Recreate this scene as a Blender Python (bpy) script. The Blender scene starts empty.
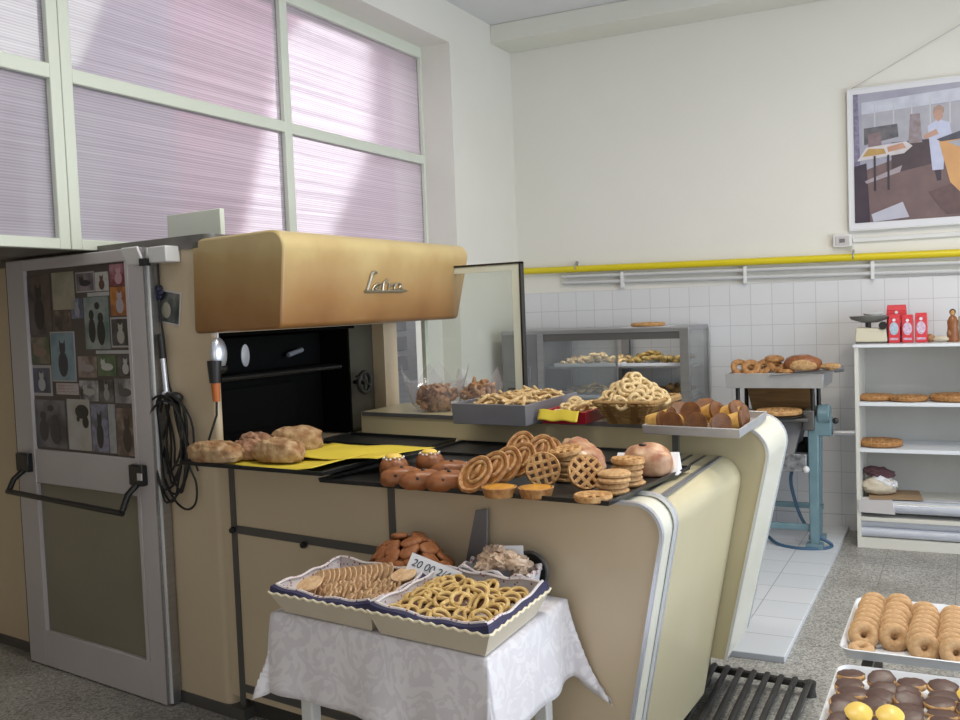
import bpy, bmesh, math, random
from mathutils import Vector, Matrix, Euler, noise
random.seed(7)
PI = math.pi
R = math.radians
scene = bpy.context.scene
COL = scene.collection

# ------------------------------------------------------------------ materials
def mat(name, c, rough=.6, metal=0., c2=None, nscale=8., namt=.5, bump=0., bscale=30., spec=.5, coat=0., stretch=None, detail=4.):
    m = bpy.data.materials.new(name); m.use_nodes = True
    nt = m.node_tree; N = nt.nodes; L = nt.links
    b = N['Principled BSDF']
    b.inputs['Base Color'].default_value = (*c, 1); b.inputs['Roughness'].default_value = rough
    b.inputs['Metallic'].default_value = metal; b.inputs['Specular IOR Level'].default_value = spec
    b.inputs['Coat Weight'].default_value = coat
    tc = N.new('ShaderNodeTexCoord'); src = tc.outputs['Object']
    if stretch:
        mp = N.new('ShaderNodeMapping'); mp.inputs['Scale'].default_value = stretch
        L.new(src, mp.inputs[0]); src = mp.outputs[0]
    if c2:
        n = N.new('ShaderNodeTexNoise'); n.inputs['Scale'].default_value = nscale; n.inputs['Detail'].default_value = detail
        L.new(src, n.inputs['Vector'])
        r = N.new('ShaderNodeValToRGB')
        r.color_ramp.elements[0].position = .5-namt/2; r.color_ramp.elements[1].position = .5+namt/2
        r.color_ramp.elements[0].color = (*c, 1); r.color_ramp.elements[1].color = (*c2, 1)
        L.new(n.outputs['Fac'], r.inputs[0]); L.new(r.outputs[0], b.inputs['Base Color'])
    if bump:
        n2 = N.new('ShaderNodeTexNoise'); n2.inputs['Scale'].default_value = bscale; n2.inputs['Detail'].default_value = 5
        L.new(src, n2.inputs['Vector'])
        bp = N.new('ShaderNodeBump'); bp.inputs['Strength'].default_value = bump; bp.inputs['Distance'].default_value = .01
        L.new(n2.outputs['Fac'], bp.inputs['Height']); L.new(bp.outputs[0], b.inputs['Normal'])
    return m

def tile_mat(name, c1, c2, mortar, size, msize, rough, axes, off=(0, 0, 0), bump=.25, w=None):
    m = bpy.data.materials.new(name); m.use_nodes = True
    nt = m.node_tree; N = nt.nodes; L = nt.links; b = N['Principled BSDF']
    tc = N.new('ShaderNodeTexCoord'); sx = N.new('ShaderNodeSeparateXYZ'); cx = N.new('ShaderNodeCombineXYZ')
    L.new(tc.outputs['Object'], sx.inputs[0])
    L.new(sx.outputs[axes[0]], cx.inputs[0]); L.new(sx.outputs[axes[1]], cx.inputs[1])
    mp = N.new('ShaderNodeMapping'); mp.inputs['Location'].default_value = off; L.new(cx.outputs[0], mp.inputs[0])
    br = N.new('ShaderNodeTexBrick'); br.offset = 0; br.squash = 1
    br.inputs['Color1'].default_value = (*c1, 1); br.inputs['Color2'].default_value = (*c2, 1); br.inputs['Mortar'].default_value = (*mortar, 1)
    br.inputs['Scale'].default_value = 1; br.inputs['Mortar Size'].default_value = msize
    br.inputs['Brick Width'].default_value = w or size; br.inputs['Row Height'].default_value = size
    L.new(mp.outputs[0], br.inputs['Vector']); L.new(br.outputs['Color'], b.inputs['Base Color'])
    b.inputs['Roughness'].default_value = rough
    bp = N.new('ShaderNodeBump'); bp.inputs['Strength'].default_value = bump; bp.inputs['Distance'].default_value = .003; bp.invert = True
    L.new(br.outputs['Fac'], bp.inputs['Height']); L.new(bp.outputs[0], b.inputs['Normal'])
    return m, br, b

M = {}
M['wall'] = mat('painted_plaster', (.82, .80, .745), .85, c2=(.75, .73, .67), nscale=1.3, namt=.9, bump=.08, bscale=60)
M['ceil'] = mat('ceiling_plaster', (.74, .74, .75), .9, c2=(.68, .68, .69), nscale=1.5, namt=.8)
M['beam'] = mat('beam_plaster', (.78, .77, .70), .9, c2=(.70, .69, .61), nscale=2, namt=.8)
M['tile'], _, _ = tile_mat('white_wall_tile', (.72, .72, .74), (.70, .70, .725), (.52, .52, .54), .15, .0022, .18, (0, 2), (.052, -.112, 0))
M['ftile'], _, _ = tile_mat('white_floor_tile', (.70, .72, .76), (.66, .69, .74), (.42, .43, .46), .275, .003, .22, (0, 1), (1.0, -4.432, 0), w=.55)
def terrazzo():
    m, br, b = tile_mat('grey_terrazzo', (.375, .365, .35), (.345, .335, .32), (.22, .21, .20), .4, .0025, .38, (0, 1), (.07, .1, 0))
    nt = m.node_tree; N = nt.nodes; L = nt.links
    tc = N.new('ShaderNodeTexCoord')
    v = N.new('ShaderNodeTexVoronoi'); v.inputs['Scale'].default_value = 120
    n = N.new('ShaderNodeTexNoise'); n.inputs['Scale'].default_value = 2.2; n.inputs['Detail'].default_value = 3
    L.new(tc.outputs['Object'], v.inputs['Vector']); L.new(tc.outputs['Object'], n.inputs['Vector'])
    r = N.new('ShaderNodeValToRGB'); e = r.color_ramp.elements
    e[0].position = .1; e[0].color = (.28, .28, .28, 1); e[1].position = .85; e[1].color = (1.5, 1.48, 1.42, 1)
    L.new(v.outputs['Color'], r.inputs[0])
    mx = N.new('ShaderNodeMix'); mx.data_type = 'RGBA'; mx.blend_type = 'MULTIPLY'; mx.inputs[0].default_value = .8
    L.new(br.outputs['Color'], mx.inputs[6]); L.new(r.outputs[0], mx.inputs[7])
    r2 = N.new('ShaderNodeValToRGB'); e = r2.color_ramp.elements
    e[0].position = .35; e[0].color = (.8, .79, .77, 1); e[1].position = .65; e[1].color = (1.1, 1.1, 1.1, 1)
    L.new(n.outputs['Fac'], r2.inputs[0])
    mx2 = N.new('ShaderNodeMix'); mx2.data_type = 'RGBA'; mx2.blend_type = 'MULTIPLY'; mx2.inputs[0].default_value = 1
    L.new(mx.outputs[2], mx2.inputs[6]); L.new(r2.outputs[0], mx2.inputs[7])
    L.new(mx2.outputs[2], b.inputs['Base Color'])
    return m
M['floor'] = terrazzo()
M['alu'] = mat('window_frame_paint', (.72, .76, .66), .36, .0, coat=.2)
M['cream'] = mat('cream_enamel', (.64, .525, .37), .42, c2=(.58, .465, .32), nscale=2.5, namt=.9, coat=.15, bump=.02, bscale=8)
M['cream_side'] = mat('ivory_enamel', (.58, .52, .35), .38, c2=(.52, .455, .29), nscale=3, namt=.9, coat=.2)
M['cream_pale'] = mat('pale_ivory_band', (.74, .72, .62), .35, c2=(.68, .66, .56), nscale=3, namt=.8, coat=.2)
def ramped_tan():  # hood enamel, brown at the bottom to yellow at the top, broken by noise
    m = mat('tan_enamel_ramp', (.66, .50, .27), .40, coat=.25)
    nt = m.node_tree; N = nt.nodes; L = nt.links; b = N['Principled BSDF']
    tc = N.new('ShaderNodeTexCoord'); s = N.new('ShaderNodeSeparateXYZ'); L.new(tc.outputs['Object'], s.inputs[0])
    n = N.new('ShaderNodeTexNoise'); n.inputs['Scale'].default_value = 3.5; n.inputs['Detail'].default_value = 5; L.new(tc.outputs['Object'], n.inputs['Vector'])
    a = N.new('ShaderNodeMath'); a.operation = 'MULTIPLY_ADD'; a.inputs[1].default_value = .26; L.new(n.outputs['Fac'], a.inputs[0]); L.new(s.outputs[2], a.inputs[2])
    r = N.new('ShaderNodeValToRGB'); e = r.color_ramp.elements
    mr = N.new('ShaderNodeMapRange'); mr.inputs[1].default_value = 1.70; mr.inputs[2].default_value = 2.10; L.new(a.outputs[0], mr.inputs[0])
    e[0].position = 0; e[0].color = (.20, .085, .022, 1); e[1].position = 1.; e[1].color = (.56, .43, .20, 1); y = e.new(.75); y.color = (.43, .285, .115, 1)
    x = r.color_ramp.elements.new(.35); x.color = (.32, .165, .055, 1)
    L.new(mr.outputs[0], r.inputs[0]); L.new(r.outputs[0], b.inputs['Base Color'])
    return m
M['tan'] = ramped_tan()
M['strip'] = mat('dark_metal_trim', (.12, .115, .11), .5, .4)
M['band'] = mat('brushed_dark_steel', (.22, .21, .19), .4, .7, c2=(.13, .125, .115), nscale=6)
M['chrome'] = mat('chrome_trim', (.74, .77, .86), .30, .75)
M['chrome_badge'] = mat('badge_metal', (.42, .38, .30), .3, .9)
M['black'] = mat('black_iron', (.012, .012, .012), .42, .2, c2=(.02, .019, .017), nscale=10, bump=.05)
M['iron'] = mat('worn_grey_iron', (.05, .047, .045), .42, .4, c2=(.03, .028, .027), nscale=14)
M['soot_shade'] = mat('soot_shade_black', (.003, .003, .0028), .9, spec=.08)  # oven soot, and the black shadow block in the dough machine
M['burnt'] = mat('burnt_black_iron', (.004, .004, .004), .8, spec=.12)
M['shade_panel'] = mat('shade_tinted_panel', (.095, .085, .06), .65, c2=(.06, .055, .04), nscale=4)  # shade of the recess painted into the panel colour
M['black_plastic'] = mat('black_plastic', (.012, .012, .013), .35)
M['tray_black'] = mat('blackened_baking_tray', (.016, .017, .018), .38, .3, c2=(.03, .03, .03), nscale=12)
M['steel'] = mat('brushed_steel', (.44, .44, .46), .36, .85, c2=(.36, .36, .38), nscale=5, stretch=(1, 1, 12))
M['steel_dull'] = mat('dull_steel', (.25, .25, .27), .5, .6, c2=(.19, .19, .2), nscale=6)
M['alutray'] = mat('aluminium_tray', (.60, .60, .62), .42, .7, c2=(.5, .5, .52), nscale=9)
M['tubgrey'] = mat('grey_plastic_tub', (.19, .19, .22), .5, c2=(.16, .16, .185), nscale=8)
M['galv'] = mat('galvanised_sheet', (.36, .37, .39), .4, .6, c2=(.15, .155, .17), nscale=24, namt=.25)
M['blue'] = mat('blue_grey_enamel', (.155, .25, .29), .45, c2=(.11, .19, .225), nscale=9, coat=.15)
M['bluecable'] = mat('blue_cable', (.04, .10, .18), .5)
M['yellow_pipe'] = mat('yellow_paint', (.72, .58, .01), .35, coat=.2)
M['grey_pipe'] = mat('grey_pvc', (.58, .58, .59), .45)
M['white_plastic'] = mat('white_plastic', (.72, .72, .72), .4)
M['beige_plastic'] = mat('beige_plastic', (.62, .58, .45), .45)
M['white_enamel'] = mat('white_laminate', (.74, .76, .80), .3)
M['shelf_back'] = mat('shelf_back_panel', (.50, .49, .46), .7, c2=(.45, .44, .41), nscale=4)
M['shelf_cream'] = mat('ivory_shelf_side', (.68, .66, .60), .5)
M['door_white'] = mat('grey_white_door_paint', (.56, .52, .53), .42, c2=(.50, .465, .475), nscale=2)
M['door_panel'] = mat('smoked_door_panel', (.26, .235, .175), .28, c2=(.22, .20, .15), nscale=2.5)
M['paper_yellow'] = mat('yellow_baking_paper', (.70, .55, .05), .75, c2=(.63, .49, .045), nscale=7)
M['paper_white'] = mat('white_paper', (.74, .74, .78), .8)
M['paper_pink'] = mat('grey_card', (.55, .52, .52), .8)
M['cardboard'] = mat('cardboard', (.36, .24, .14), .85)
M['wood'] = mat('worn_brown_wood', (.22, .115, .035), .6, c2=(.12, .06, .02), nscale=6, stretch=(1, 6, 8), bump=.1)
M['boxwood'] = mat('pale_card_box', (.62, .55, .44), .7, c2=(.56, .49, .38), nscale=5)
M['scallop'] = mat('cream_scalloped_edge', (.78, .70, .52), .7)
M['navy'] = mat('navy_lining', (.022, .024, .07), .7, c2=(.04, .035, .09), nscale=30)
M['red_plastic'] = mat('red_plastic', (.40, .016, .03), .3)
M['orange'] = mat('orange_plastic', (.50, .14, .03), .4)
M['ink'] = mat('ink', (.05, .07, .09), .7)
M['redprint'] = mat('red_packet_print', (.66, .045, .06), .4)
M['bluelabel'] = mat('blue_packet_label', (.25, .42, .55), .45, c2=(.55, .62, .7), nscale=60, namt=.3)
M['pinklabel'] = mat('pink_packet_label', (.70, .60, .72), .45, c2=(.5, .3, .45), nscale=70, namt=.3)
M['cord'] = mat('grey_cord', (.45, .44, .42), .7)
M['rubber'] = mat('black_rubber_cable', (.010, .010, .011), .5)
M['plinth'] = mat('dark_plinth', (.05, .045, .04), .7)
M['film'] = mat('clear_film_roll', (.58, .60, .66), .16, c2=(.46, .48, .56), nscale=9, stretch=(1, 6, 6), coat=.8)
# food
M['loaf'] = mat('floury_bread_crust', (.24, .10, .035), .9, c2=(.52, .36, .20), nscale=24, namt=.34, bump=.8, bscale=45)
M['loaf_red'] = mat('reddish_bread_crust', (.22, .09, .045), .85, c2=(.44, .27, .17), nscale=26, namt=.34, bump=.6, bscale=45)
M['bun'] = mat('glossy_bun_crust', (.19, .058, .020), .36, c2=(.33, .125, .042), nscale=34, namt=.5, bump=.15, bscale=60)
M['curd'] = mat('yellow_custard', (.85, .58, .12), .35)
M['icing'] = mat('white_sugar', (.85, .82, .76), .6)
M['near_black'] = mat('near_black_brown', (.02, .01, .006), .5)
M['crust'] = mat('golden_shortcrust', (.27, .10, .028), .6, c2=(.52, .28, .10), nscale=60, namt=.4, bump=.25, bscale=110)
M['crust_pale'] = mat('pale_shortcrust', (.38, .17, .05), .62, c2=(.62, .38, .16), nscale=60, namt=.4, bump=.25, bscale=110)
M['jam'] = mat('dark_centre_brown', (.05, .016, .008), .22, c2=(.12, .035, .012), nscale=30)
M['jam_gold'] = mat('golden_jam', (.48, .20, .03), .25, c2=(.28, .10, .02), nscale=30)
M['tart_yellow'] = mat('egg_custard_filling', (.66, .33, .035), .3, c2=(.40, .15, .02), nscale=34)
M['puff'] = mat('flaky_puff_pastry', (.24, .09, .022), .4, c2=(.58, .33, .12), nscale=55, namt=.4, bump=.3, bscale=90)
M['biscuit'] = mat('golden_biscuit', (.40, .20, .075), .75, c2=(.62, .41, .20), nscale=80, namt=.4, bump=.4, bscale=120)
M['ring'] = mat('pale_ring_biscuit', (.50, .33, .14), .6, c2=(.70, .55, .31), nscale=80, namt=.35, bump=.1)
M['stick'] = mat('pale_breadstick', (.46, .27, .10), .65, c2=(.68, .51, .28), nscale=70, namt=.35)
M['cake_brown'] = mat('browned_cake_top', (.09, .03, .01), .5, c2=(.22, .085, .024), nscale=45, namt=.5)
M['cake_yellow'] = mat('yellow_sponge_side', (.70, .46, .12), .65, c2=(.42, .19, .05), nscale=40, namt=.5)
M['dome'] = mat('reddish_brown_biscuit', (.21, .065, .02), .6, c2=(.36, .135, .045), nscale=60, namt=.4, bump=.15)
M['pale'] = mat('sugared_pale_pastry', (.60, .40, .24), .75, c2=(.74, .60, .50), nscale=40, namt=.5, bump=.3, bscale=60)
M['biscuit_pale'] = mat('pale_tan_biscuit', (.50, .29, .14), .75, c2=(.70, .49, .30), nscale=80, namt=.4, bump=.4, bscale=120)
M['twist'] = mat('yellow_twist_biscuit', (.48, .28, .08), .6, c2=(.70, .50, .20), nscale=70, namt=.4)
M['donut'] = mat('sugared_doughnut', (.42, .22, .085), .8, c2=(.60, .40, .22), nscale=80, namt=.5, bump=.25, bscale=120)
M['choc'] = mat('chocolate_coating', (.055, .022, .015), .42, c2=(.10, .045, .032), nscale=50)
M['brownbit'] = mat('brown_fried_pastry', (.20, .085, .035), .6, c2=(.50, .29, .14), nscale=26, namt=.5, bump=.3, bscale=50)
M['meat'] = mat('browned_filled_loaf', (.30, .085, .035), .4, c2=(.60, .38, .23), nscale=24, namt=.4, bump=.15, bscale=25)
M['casefood'] = mat('assorted_small_biscuit', (.36, .23, .09), .7, c2=(.22, .12, .045), nscale=30, namt=.6, bump=.3)
M['casefood2'] = mat('greenish_gold_biscuit', (.40, .29, .08), .7, c2=(.18, .10, .03), nscale=40, namt=.5, bump=.3)

def glass_like(name, tint=(1, 1, 1), gl=.1, rough=.03, trans=None, haze=0., hazec=(.8, .8, .8)):
    m = bpy.data.materials.new(name); m.use_nodes = True
    nt = m.node_tree; N = nt.nodes; L = nt.links; N.remove(N['Principled BSDF']); out = N['Material Output']
    t = N.new('ShaderNodeBsdfTransparent'); t.inputs[0].default_value = (*tint, 1)
    g = N.new('ShaderNodeBsdfGlossy'); g.inputs['Roughness'].default_value = rough
    lw = N.new('ShaderNodeLayerWeight'); lw.inputs[0].default_value = .5
    pw = N.new('ShaderNodeMath'); pw.operation = 'POWER'; pw.inputs[1].default_value = 4.; L.new(lw.outputs['Facing'], pw.inputs[0])
    ad = N.new('ShaderNodeMath'); ad.operation = 'MULTIPLY_ADD'; ad.inputs[1].default_value = .5; ad.inputs[2].default_value = .03+gl; ad.use_clamp = True
    L.new(pw.outputs[0], ad.inputs[0])
    mx = N.new('ShaderNodeMixShader'); L.new(ad.outputs[0], mx.inputs[0]); 
    last = t.outputs[0]
    if haze:
        d = N.new('ShaderNodeBsdfDiffuse'); d.inputs[0].default_value = (*hazec, 1)
        m2 = N.new('ShaderNodeMixShader'); m2.inputs[0].default_value = haze
        L.new(t.outputs[0], m2.inputs[1]); L.new(d.outputs[0], m2.inputs[2]); last = m2.outputs[0]
    L.new(last, mx.inputs[1]); L.new(g.outputs[0], mx.inputs[2]); L.new(mx.outputs[0], out.inputs[0])
    return m
M['glass'] = glass_like('clear_glass', (.93, .95, .93), .0, haze=.10, hazec=(.6, .62, .58))
M['case_glass'] = glass_like('sliding_glass', (.88, .9, .9), .02, haze=.13, hazec=(.55, .57, .6))
M['cello'] = glass_like('cellophane', (.97, .96, .97), .03, .12, haze=.13, hazec=(.85, .80, .86))

def polycarb():
    m = bpy.data.materials.new('ribbed_polycarbonate'); m.use_nodes = True
    nt = m.node_tree; N = nt.nodes; L = nt.links; N.remove(N['Principled BSDF']); out = N['Material Output']
    tc = N.new('ShaderNodeTexCoord'); s = N.new('ShaderNodeSeparateXYZ'); L.new(tc.outputs['Object'], s.inputs[0])
    w = N.new('ShaderNodeMath'); w.operation = 'MULTIPLY'; w.inputs[1].default_value = 2*PI/.0125; L.new(s.outputs[2], w.inputs[0])
    sn = N.new('ShaderNodeMath'); sn.operation = 'SINE'; L.new(w.outputs[0], sn.inputs[0])
    nz = N.new('ShaderNodeTexNoise'); nz.inputs['Scale'].default_value = 1.; nz.inputs['Detail'].default_value = 6
    mp = N.new('ShaderNodeMapping'); mp.inputs['Scale'].default_value = (1, .35, 60); L.new(tc.outputs['Object'], mp.inputs[0]); L.new(mp.outputs[0], nz.inputs[0])
    ad = N.new('ShaderNodeMath'); ad.operation = 'MULTIPLY_ADD'; ad.inputs[1].default_value = .20; L.new(sn.outputs[0], ad.inputs[0]); L.new(nz.outputs['Fac'], ad.inputs[2])
    r = N.new('ShaderNodeValToRGB'); e = r.color_ramp.elements; e[0].position = .2; e[0].color = (.60, .56, .60, 1); e[1].position = .8; e[1].color = (.98, .95, .98, 1)
    L.new(ad.outputs[0], r.inputs[0])
    t = N.new('ShaderNodeBsdfRefraction'); L.new(r.outputs[0], t.inputs[0]); t.inputs['IOR'].default_value = 1.12; t.inputs['Roughness'].default_value = .22
    d = N.new('ShaderNodeBsdfTranslucent'); L.new(r.outputs[0], d.inputs[0])
    df = N.new('ShaderNodeBsdfDiffuse'); df.inputs[0].default_value = (.62, .58, .61, 1)
    g = N.new('ShaderNodeBsdfGlossy'); g.inputs['Roughness'].default_value = .22
    m1 = N.new('ShaderNodeMixShader'); m1.inputs[0].default_value = .38; L.new(t.outputs[0], m1.inputs[1]); L.new(d.outputs[0], m1.inputs[2])
    m2 = N.new('ShaderNodeMixShader'); m2.inputs[0].default_value = .22; L.new(m1.outputs[0], m2.inputs[1]); L.new(df.outputs[0], m2.inputs[2])
    m3 = N.new('ShaderNodeMixShader'); m3.inputs[0].default_value = .06; L.new(m2.outputs[0], m3.inputs[1]); L.new(g.outputs[0], m3.inputs[2])
    L.new(m3.outputs[0], out.inputs[0])
    return m
M['poly'] = polycarb()
def emit(name, c, s):
    m = bpy.data.materials.new(name); m.use_nodes = True
    nt = m.node_tree; nt.nodes.remove(nt.nodes['Principled BSDF'])
    e = nt.nodes.new('ShaderNodeEmission'); e.inputs[0].default_value = (*c, 1); e.inputs[1].default_value = s
    nt.links.new(e.outputs[0], nt.nodes['Material Output'].inputs[0]); return m
def damask():
    m = mat('white_damask_cloth', (.70, .69, .72), .62)
    nt = m.node_tree; N = nt.nodes; L = nt.links; b = N['Principled BSDF']
    tc = N.new('ShaderNodeTexCoord')
    n = N.new('ShaderNodeTexNoise'); n.inputs['Scale'].default_value = 11; n.inputs['Detail'].default_value = 1.5; n.inputs['Distortion'].default_value = 3.2
    L.new(tc.outputs['Object'], n.inputs[0])
    r = N.new('ShaderNodeValToRGB'); e = r.color_ramp.elements; r.color_ramp.interpolation = 'EASE'
    e[0].position = .47; e[0].color = (.70, .665, .70, 1); e[1].position = .55; e[1].color = (.80, .77, .80, 1)
    L.new(n.outputs['Fac'], r.inputs[0]); L.new(r.outputs[0], b.inputs['Base Color'])
    r2 = N.new('ShaderNodeMapRange'); r2.inputs[1].default_value = .49; r2.inputs[2].default_value = .53; r2.inputs[3].default_value = .75; r2.inputs[4].default_value = .4
    L.new(n.outputs['Fac'], r2.inputs[0]); L.new(r2.outputs[0], b.inputs['Roughness'])
    b.inputs['Sheen Weight'].default_value = .2
    return m
M['cloth'] = damask()
def gingham():
    m = mat('patterned_lining', (.62, .55, .50), .8)
    nt = m.node_tree; N = nt.nodes; L = nt.links; b = N['Principled BSDF']
    tc = N.new('ShaderNodeTexCoord'); v = N.new('ShaderNodeTexVoronoi'); v.inputs['Scale'].default_value = 70; L.new(tc.outputs['Object'], v.inputs[0])
    r = N.new('ShaderNodeValToRGB'); e = r.color_ramp.elements; e[0].position = .18; e[0].color = (.25, .04, .07, 1); e[1].position = .3; e[1].color = (.66, .60, .60, 1)
    L.new(v.outputs['Distance'], r.inputs[0]); L.new(r.outputs[0], b.inputs['Base Color']); return m
M['lining'] = gingham()
def wicker():
    m = mat('wicker', (.42, .26, .10), .6, c2=(.26, .14, .045), nscale=40, namt=.5, bump=.3, bscale=90); return m
M['wicker'] = wicker()
M['wicker_dark'] = mat('dark_wicker_strap', (.20, .10, .03), .6)

# ------------------------------------------------------------------ mesh builder
class MB:
    def __init__(s): s.bm = bmesh.new()
    def poly(s, pts):
        vs = [s.bm.verts.new(p) for p in pts]
        return s.bm.faces.new(vs)
    def hexa(s, c):          # 8 corners: bottom 4 ccw, top 4 ccw
        v = [s.bm.verts.new(p) for p in c]
        for f in ((3, 2, 1, 0), (4, 5, 6, 7), (0, 1, 5, 4), (1, 2, 6, 5), (2, 3, 7, 6), (3, 0, 4, 7)):
            s.bm.faces.new([v[i] for i in f])
        return s
    def box(s, x0, x1, y0, y1, z0, z1, f=None):
        c = [(x0, y0, z0), (x1, y0, z0), (x1, y1, z0), (x0, y1, z0), (x0, y0, z1), (x1, y0, z1), (x1, y1, z1), (x0, y1, z1)]
        return s.hexa([f(*p) if f else p for p in c])
    def cbox(s, c, sz, mtx=None):
        x, y, z = (a/2 for a in sz); mtx = mtx or Matrix(); c = Vector(c)
        cs = [(-x, -y, -z), (x, -y, -z), (x, y, -z), (-x, y, -z), (-x, -y, z), (x, -y, z), (x, y, z), (-x, y, z)]
        return s.hexa([c + (mtx.to_3x3() @ Vector(p)) for p in cs])
    def prism(s, prof, fa, fb):   # prof: 2D list; fa/fb map 2D point to 3D at both ends
        a = [s.bm.verts.new(fa(*p)) for p in prof]; b = [s.bm.verts.new(fb(*p)) for p in prof]
        s.bm.faces.new(a[::-1]); s.bm.faces.new(b)
        n = len(prof)
        for i in range(n): s.bm.faces.new([a[i], a[(i+1) % n], b[(i+1) % n], b[i]])
        return s
    def tube(s, pts, r, seg=8, closed=False, flat=1.):
        pts = [Vector(p) for p in pts]; n = len(pts); rings = []
        up = Vector((0, 0, 1)); prev = None
        for i, p in enumerate(pts):
            if closed: t = pts[(i+1) % n]-pts[i-1]
            else: t = pts[min(i+1, n-1)]-pts[max(i-1, 0)]
            t = t.normalized() if t.length > 1e-9 else Vector((1, 0, 0))
            if prev is None:
                a = t.cross(up)
                if a.length < .1: a = t.cross(Vector((1, 0, 0)))
            else:
                a = prev - t*prev.dot(t)
                if a.length < 1e-6: a = t.cross(up)
            a.normalize(); b = t.cross(a).normalized(); prev = a
            rr = r[i] if isinstance(r, (list, tuple)) else r
            rings.append([s.bm.verts.new(p + a*math.cos(2*PI*k/seg)*rr + b*math.sin(2*PI*k/seg)*rr*flat) for k in range(seg)])
        m = n if closed else n-1
        for i in range(m):
            A, B = rings[i], rings[(i+1) % n]
            off = 0
            if closed and i == n-1:
                off = min(range(seg), key=lambda o: sum((A[k].co-B[(k+o) % seg].co).length for k in range(seg)))
            for k in range(seg):
                s.bm.faces.new([A[k], A[(k+1) % seg], B[(k+1+off) % seg], B[(k+off) % seg]])
        if not closed:
            s.bm.faces.new(rings[0][::-1]); s.bm.faces.new(rings[-1])
        return s
    def lathe(s, prof, seg=24, c=(0, 0, 0), mtx=None, wob=0., sx=1., sy=1., flute=0, fl=0.):
        c = Vector(c); mtx = (mtx or Matrix()).to_3x3(); rings = []
        for (r, z) in prof:
            ring = []
            for k in range(seg):
                a = 2*PI*k/seg; rr = r
                if wob: rr *= 1+wob*noise.noise(Vector((math.cos(a)*1.7+c.x*3, math.sin(a)*1.7+c.y*3, z*20)))
                if flute: rr += fl*math.cos(a*flute)*(1 if r > 0 else 0)
                ring.append(s.bm.verts.new(c + mtx @ Vector((rr*math.cos(a)*sx, rr*math.sin(a)*sy, z))))
            rings.append(ring)
        for A, B in zip(rings, rings[1:]):
            for k in range(seg): s.bm.faces.new([A[k], A[(k+1) % seg], B[(k+1) % seg], B[k]])
        s.bm.faces.new(rings[0][::-1]); s.bm.faces.new(rings[-1])
        return s
    def blob(s, c, rad, mtx=None, amp=0., fr=3., u=16, v=10, seed=0., flatz=None, pw=1.):
        c = Vector(c); m3 = (mtx or Matrix()).to_3x3(); rad = Vector(rad)
        def P(d):
            n = 1+amp*noise.noise(d*fr+Vector((seed, seed*1.7, -seed)))
            q = Vector((math.copysign(abs(d.x)**pw, d.x)*rad.x, math.copysign(abs(d.y)**pw, d.y)*rad.y, math.copysign(abs(d.z)**pw, d.z)*rad.z))*n
            if flatz is not None and q.z < flatz: q.z = flatz + (q.z-flatz)*.06
            return c + m3 @ q
        top = s.bm.verts.new(P(Vector((0, 0, 1)))); bot = s.bm.verts.new(P(Vector((0, 0, -1)))); rings = []
        for j in range(1, v):
            t = PI*j/v
            rings.append([s.bm.verts.new(P(Vector((math.sin(t)*math.cos(2*PI*k/u), math.sin(t)*math.sin(2*PI*k/u), math.cos(t))))) for k in range(u)])
        for k in range(u):
            s.bm.faces.new([top, rings[0][k], rings[0][(k+1) % u]]); s.bm.faces.new([bot, rings[-1][(k+1) % u], rings[-1][k]])
        for A, B in zip(rings, rings[1:]):
            for k in range(u): s.bm.faces.new([A[k], B[k], B[(k+1) % u], A[(k+1) % u]])
        return s
    def ring(s, c, Rr, r, mtx=None, n=24, seg=8, flat=1., sx=1.):
        m3 = (mtx or Matrix()).to_3x3(); c = Vector(c); rings = []
        for i in range(n):
            a = 2*PI*i/n
            rings.append([s.bm.verts.new(c + m3 @ Vector(((Rr+r*math.cos(2*PI*k/seg))*math.cos(a)*sx, (Rr+r*math.cos(2*PI*k/seg))*math.sin(a), r*flat*math.sin(2*PI*k/seg)))) for k in range(seg)])
        for i in range(n):
            A, B = rings[i], rings[(i+1) % n]
            for k in range(seg): s.bm.faces.new([A[k], B[k], B[(k+1) % seg], A[(k+1) % seg]])
        return s
    def cyl(s, a, b, r, seg=14, r2=None):
        return s.tube([a, b], [r, r if r2 is None else r2], seg)

def link(name, mb, m, parent=None, origin=None, bev=0., ang=40, solid=0.):
    me = bpy.data.meshes.new(name)
    if origin is not None:
        o3 = Vector(origin)
        for v in mb.bm.verts: v.co -= o3
    bmesh.ops.recalc_face_normals(mb.bm, faces=mb.bm.faces[:])
    mb.bm.to_mesh(me); mb.bm.free()
    me.polygons.foreach_set('use_smooth', [True]*len(me.polygons))
    me.set_sharp_from_angle(angle=R(ang))
    me.materials.append(m)
    o = bpy.data.objects.new(name, me); COL.objects.link(o)
    if parent: o.parent = parent
    if bev:
        b = o.modifiers.new('bevel', 'BEVEL'); b.width = bev; b.segments = 2; b.limit_method = 'ANGLE'; b.angle_limit = R(40)
    return o
def tag(o, label=None, cat=None, group=None, kind=None):
    if label: o['label'] = label
    if cat: o['category'] = cat
    if group: o['group'] = group
    if kind: o['kind'] = kind
    return o
def thing(name, label, cat, loc=(0, 0, 0), rot=(0, 0, 0), group=None):
    o = bpy.data.objects.new(name, None); COL.objects.link(o); o.empty_display_size = .05
    o.location = loc; o.rotation_euler = rot
    return tag(o, label, cat, group)
def part(name, mb, m, parent, bev=0., ang=40, label=None):
    o = link(name, mb, m, parent, bev=bev, ang=ang)
    if label: o['label'] = label
    return o
def solo(name, mb, m, label, cat, loc=(0, 0, 0), rot=(0, 0, 0), group=None, bev=0., ang=40):
    o = link(name, mb, m, bev=bev, ang=ang); o.location = loc; o.rotation_euler = rot
    return tag(o, label, cat, group)
def struct(name, mb, m, parent=None, bev=0., ang=40):
    o = link(name, mb, m, parent, bev=bev, ang=ang)
    if not parent: o['kind'] = 'structure'
    return o
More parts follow.
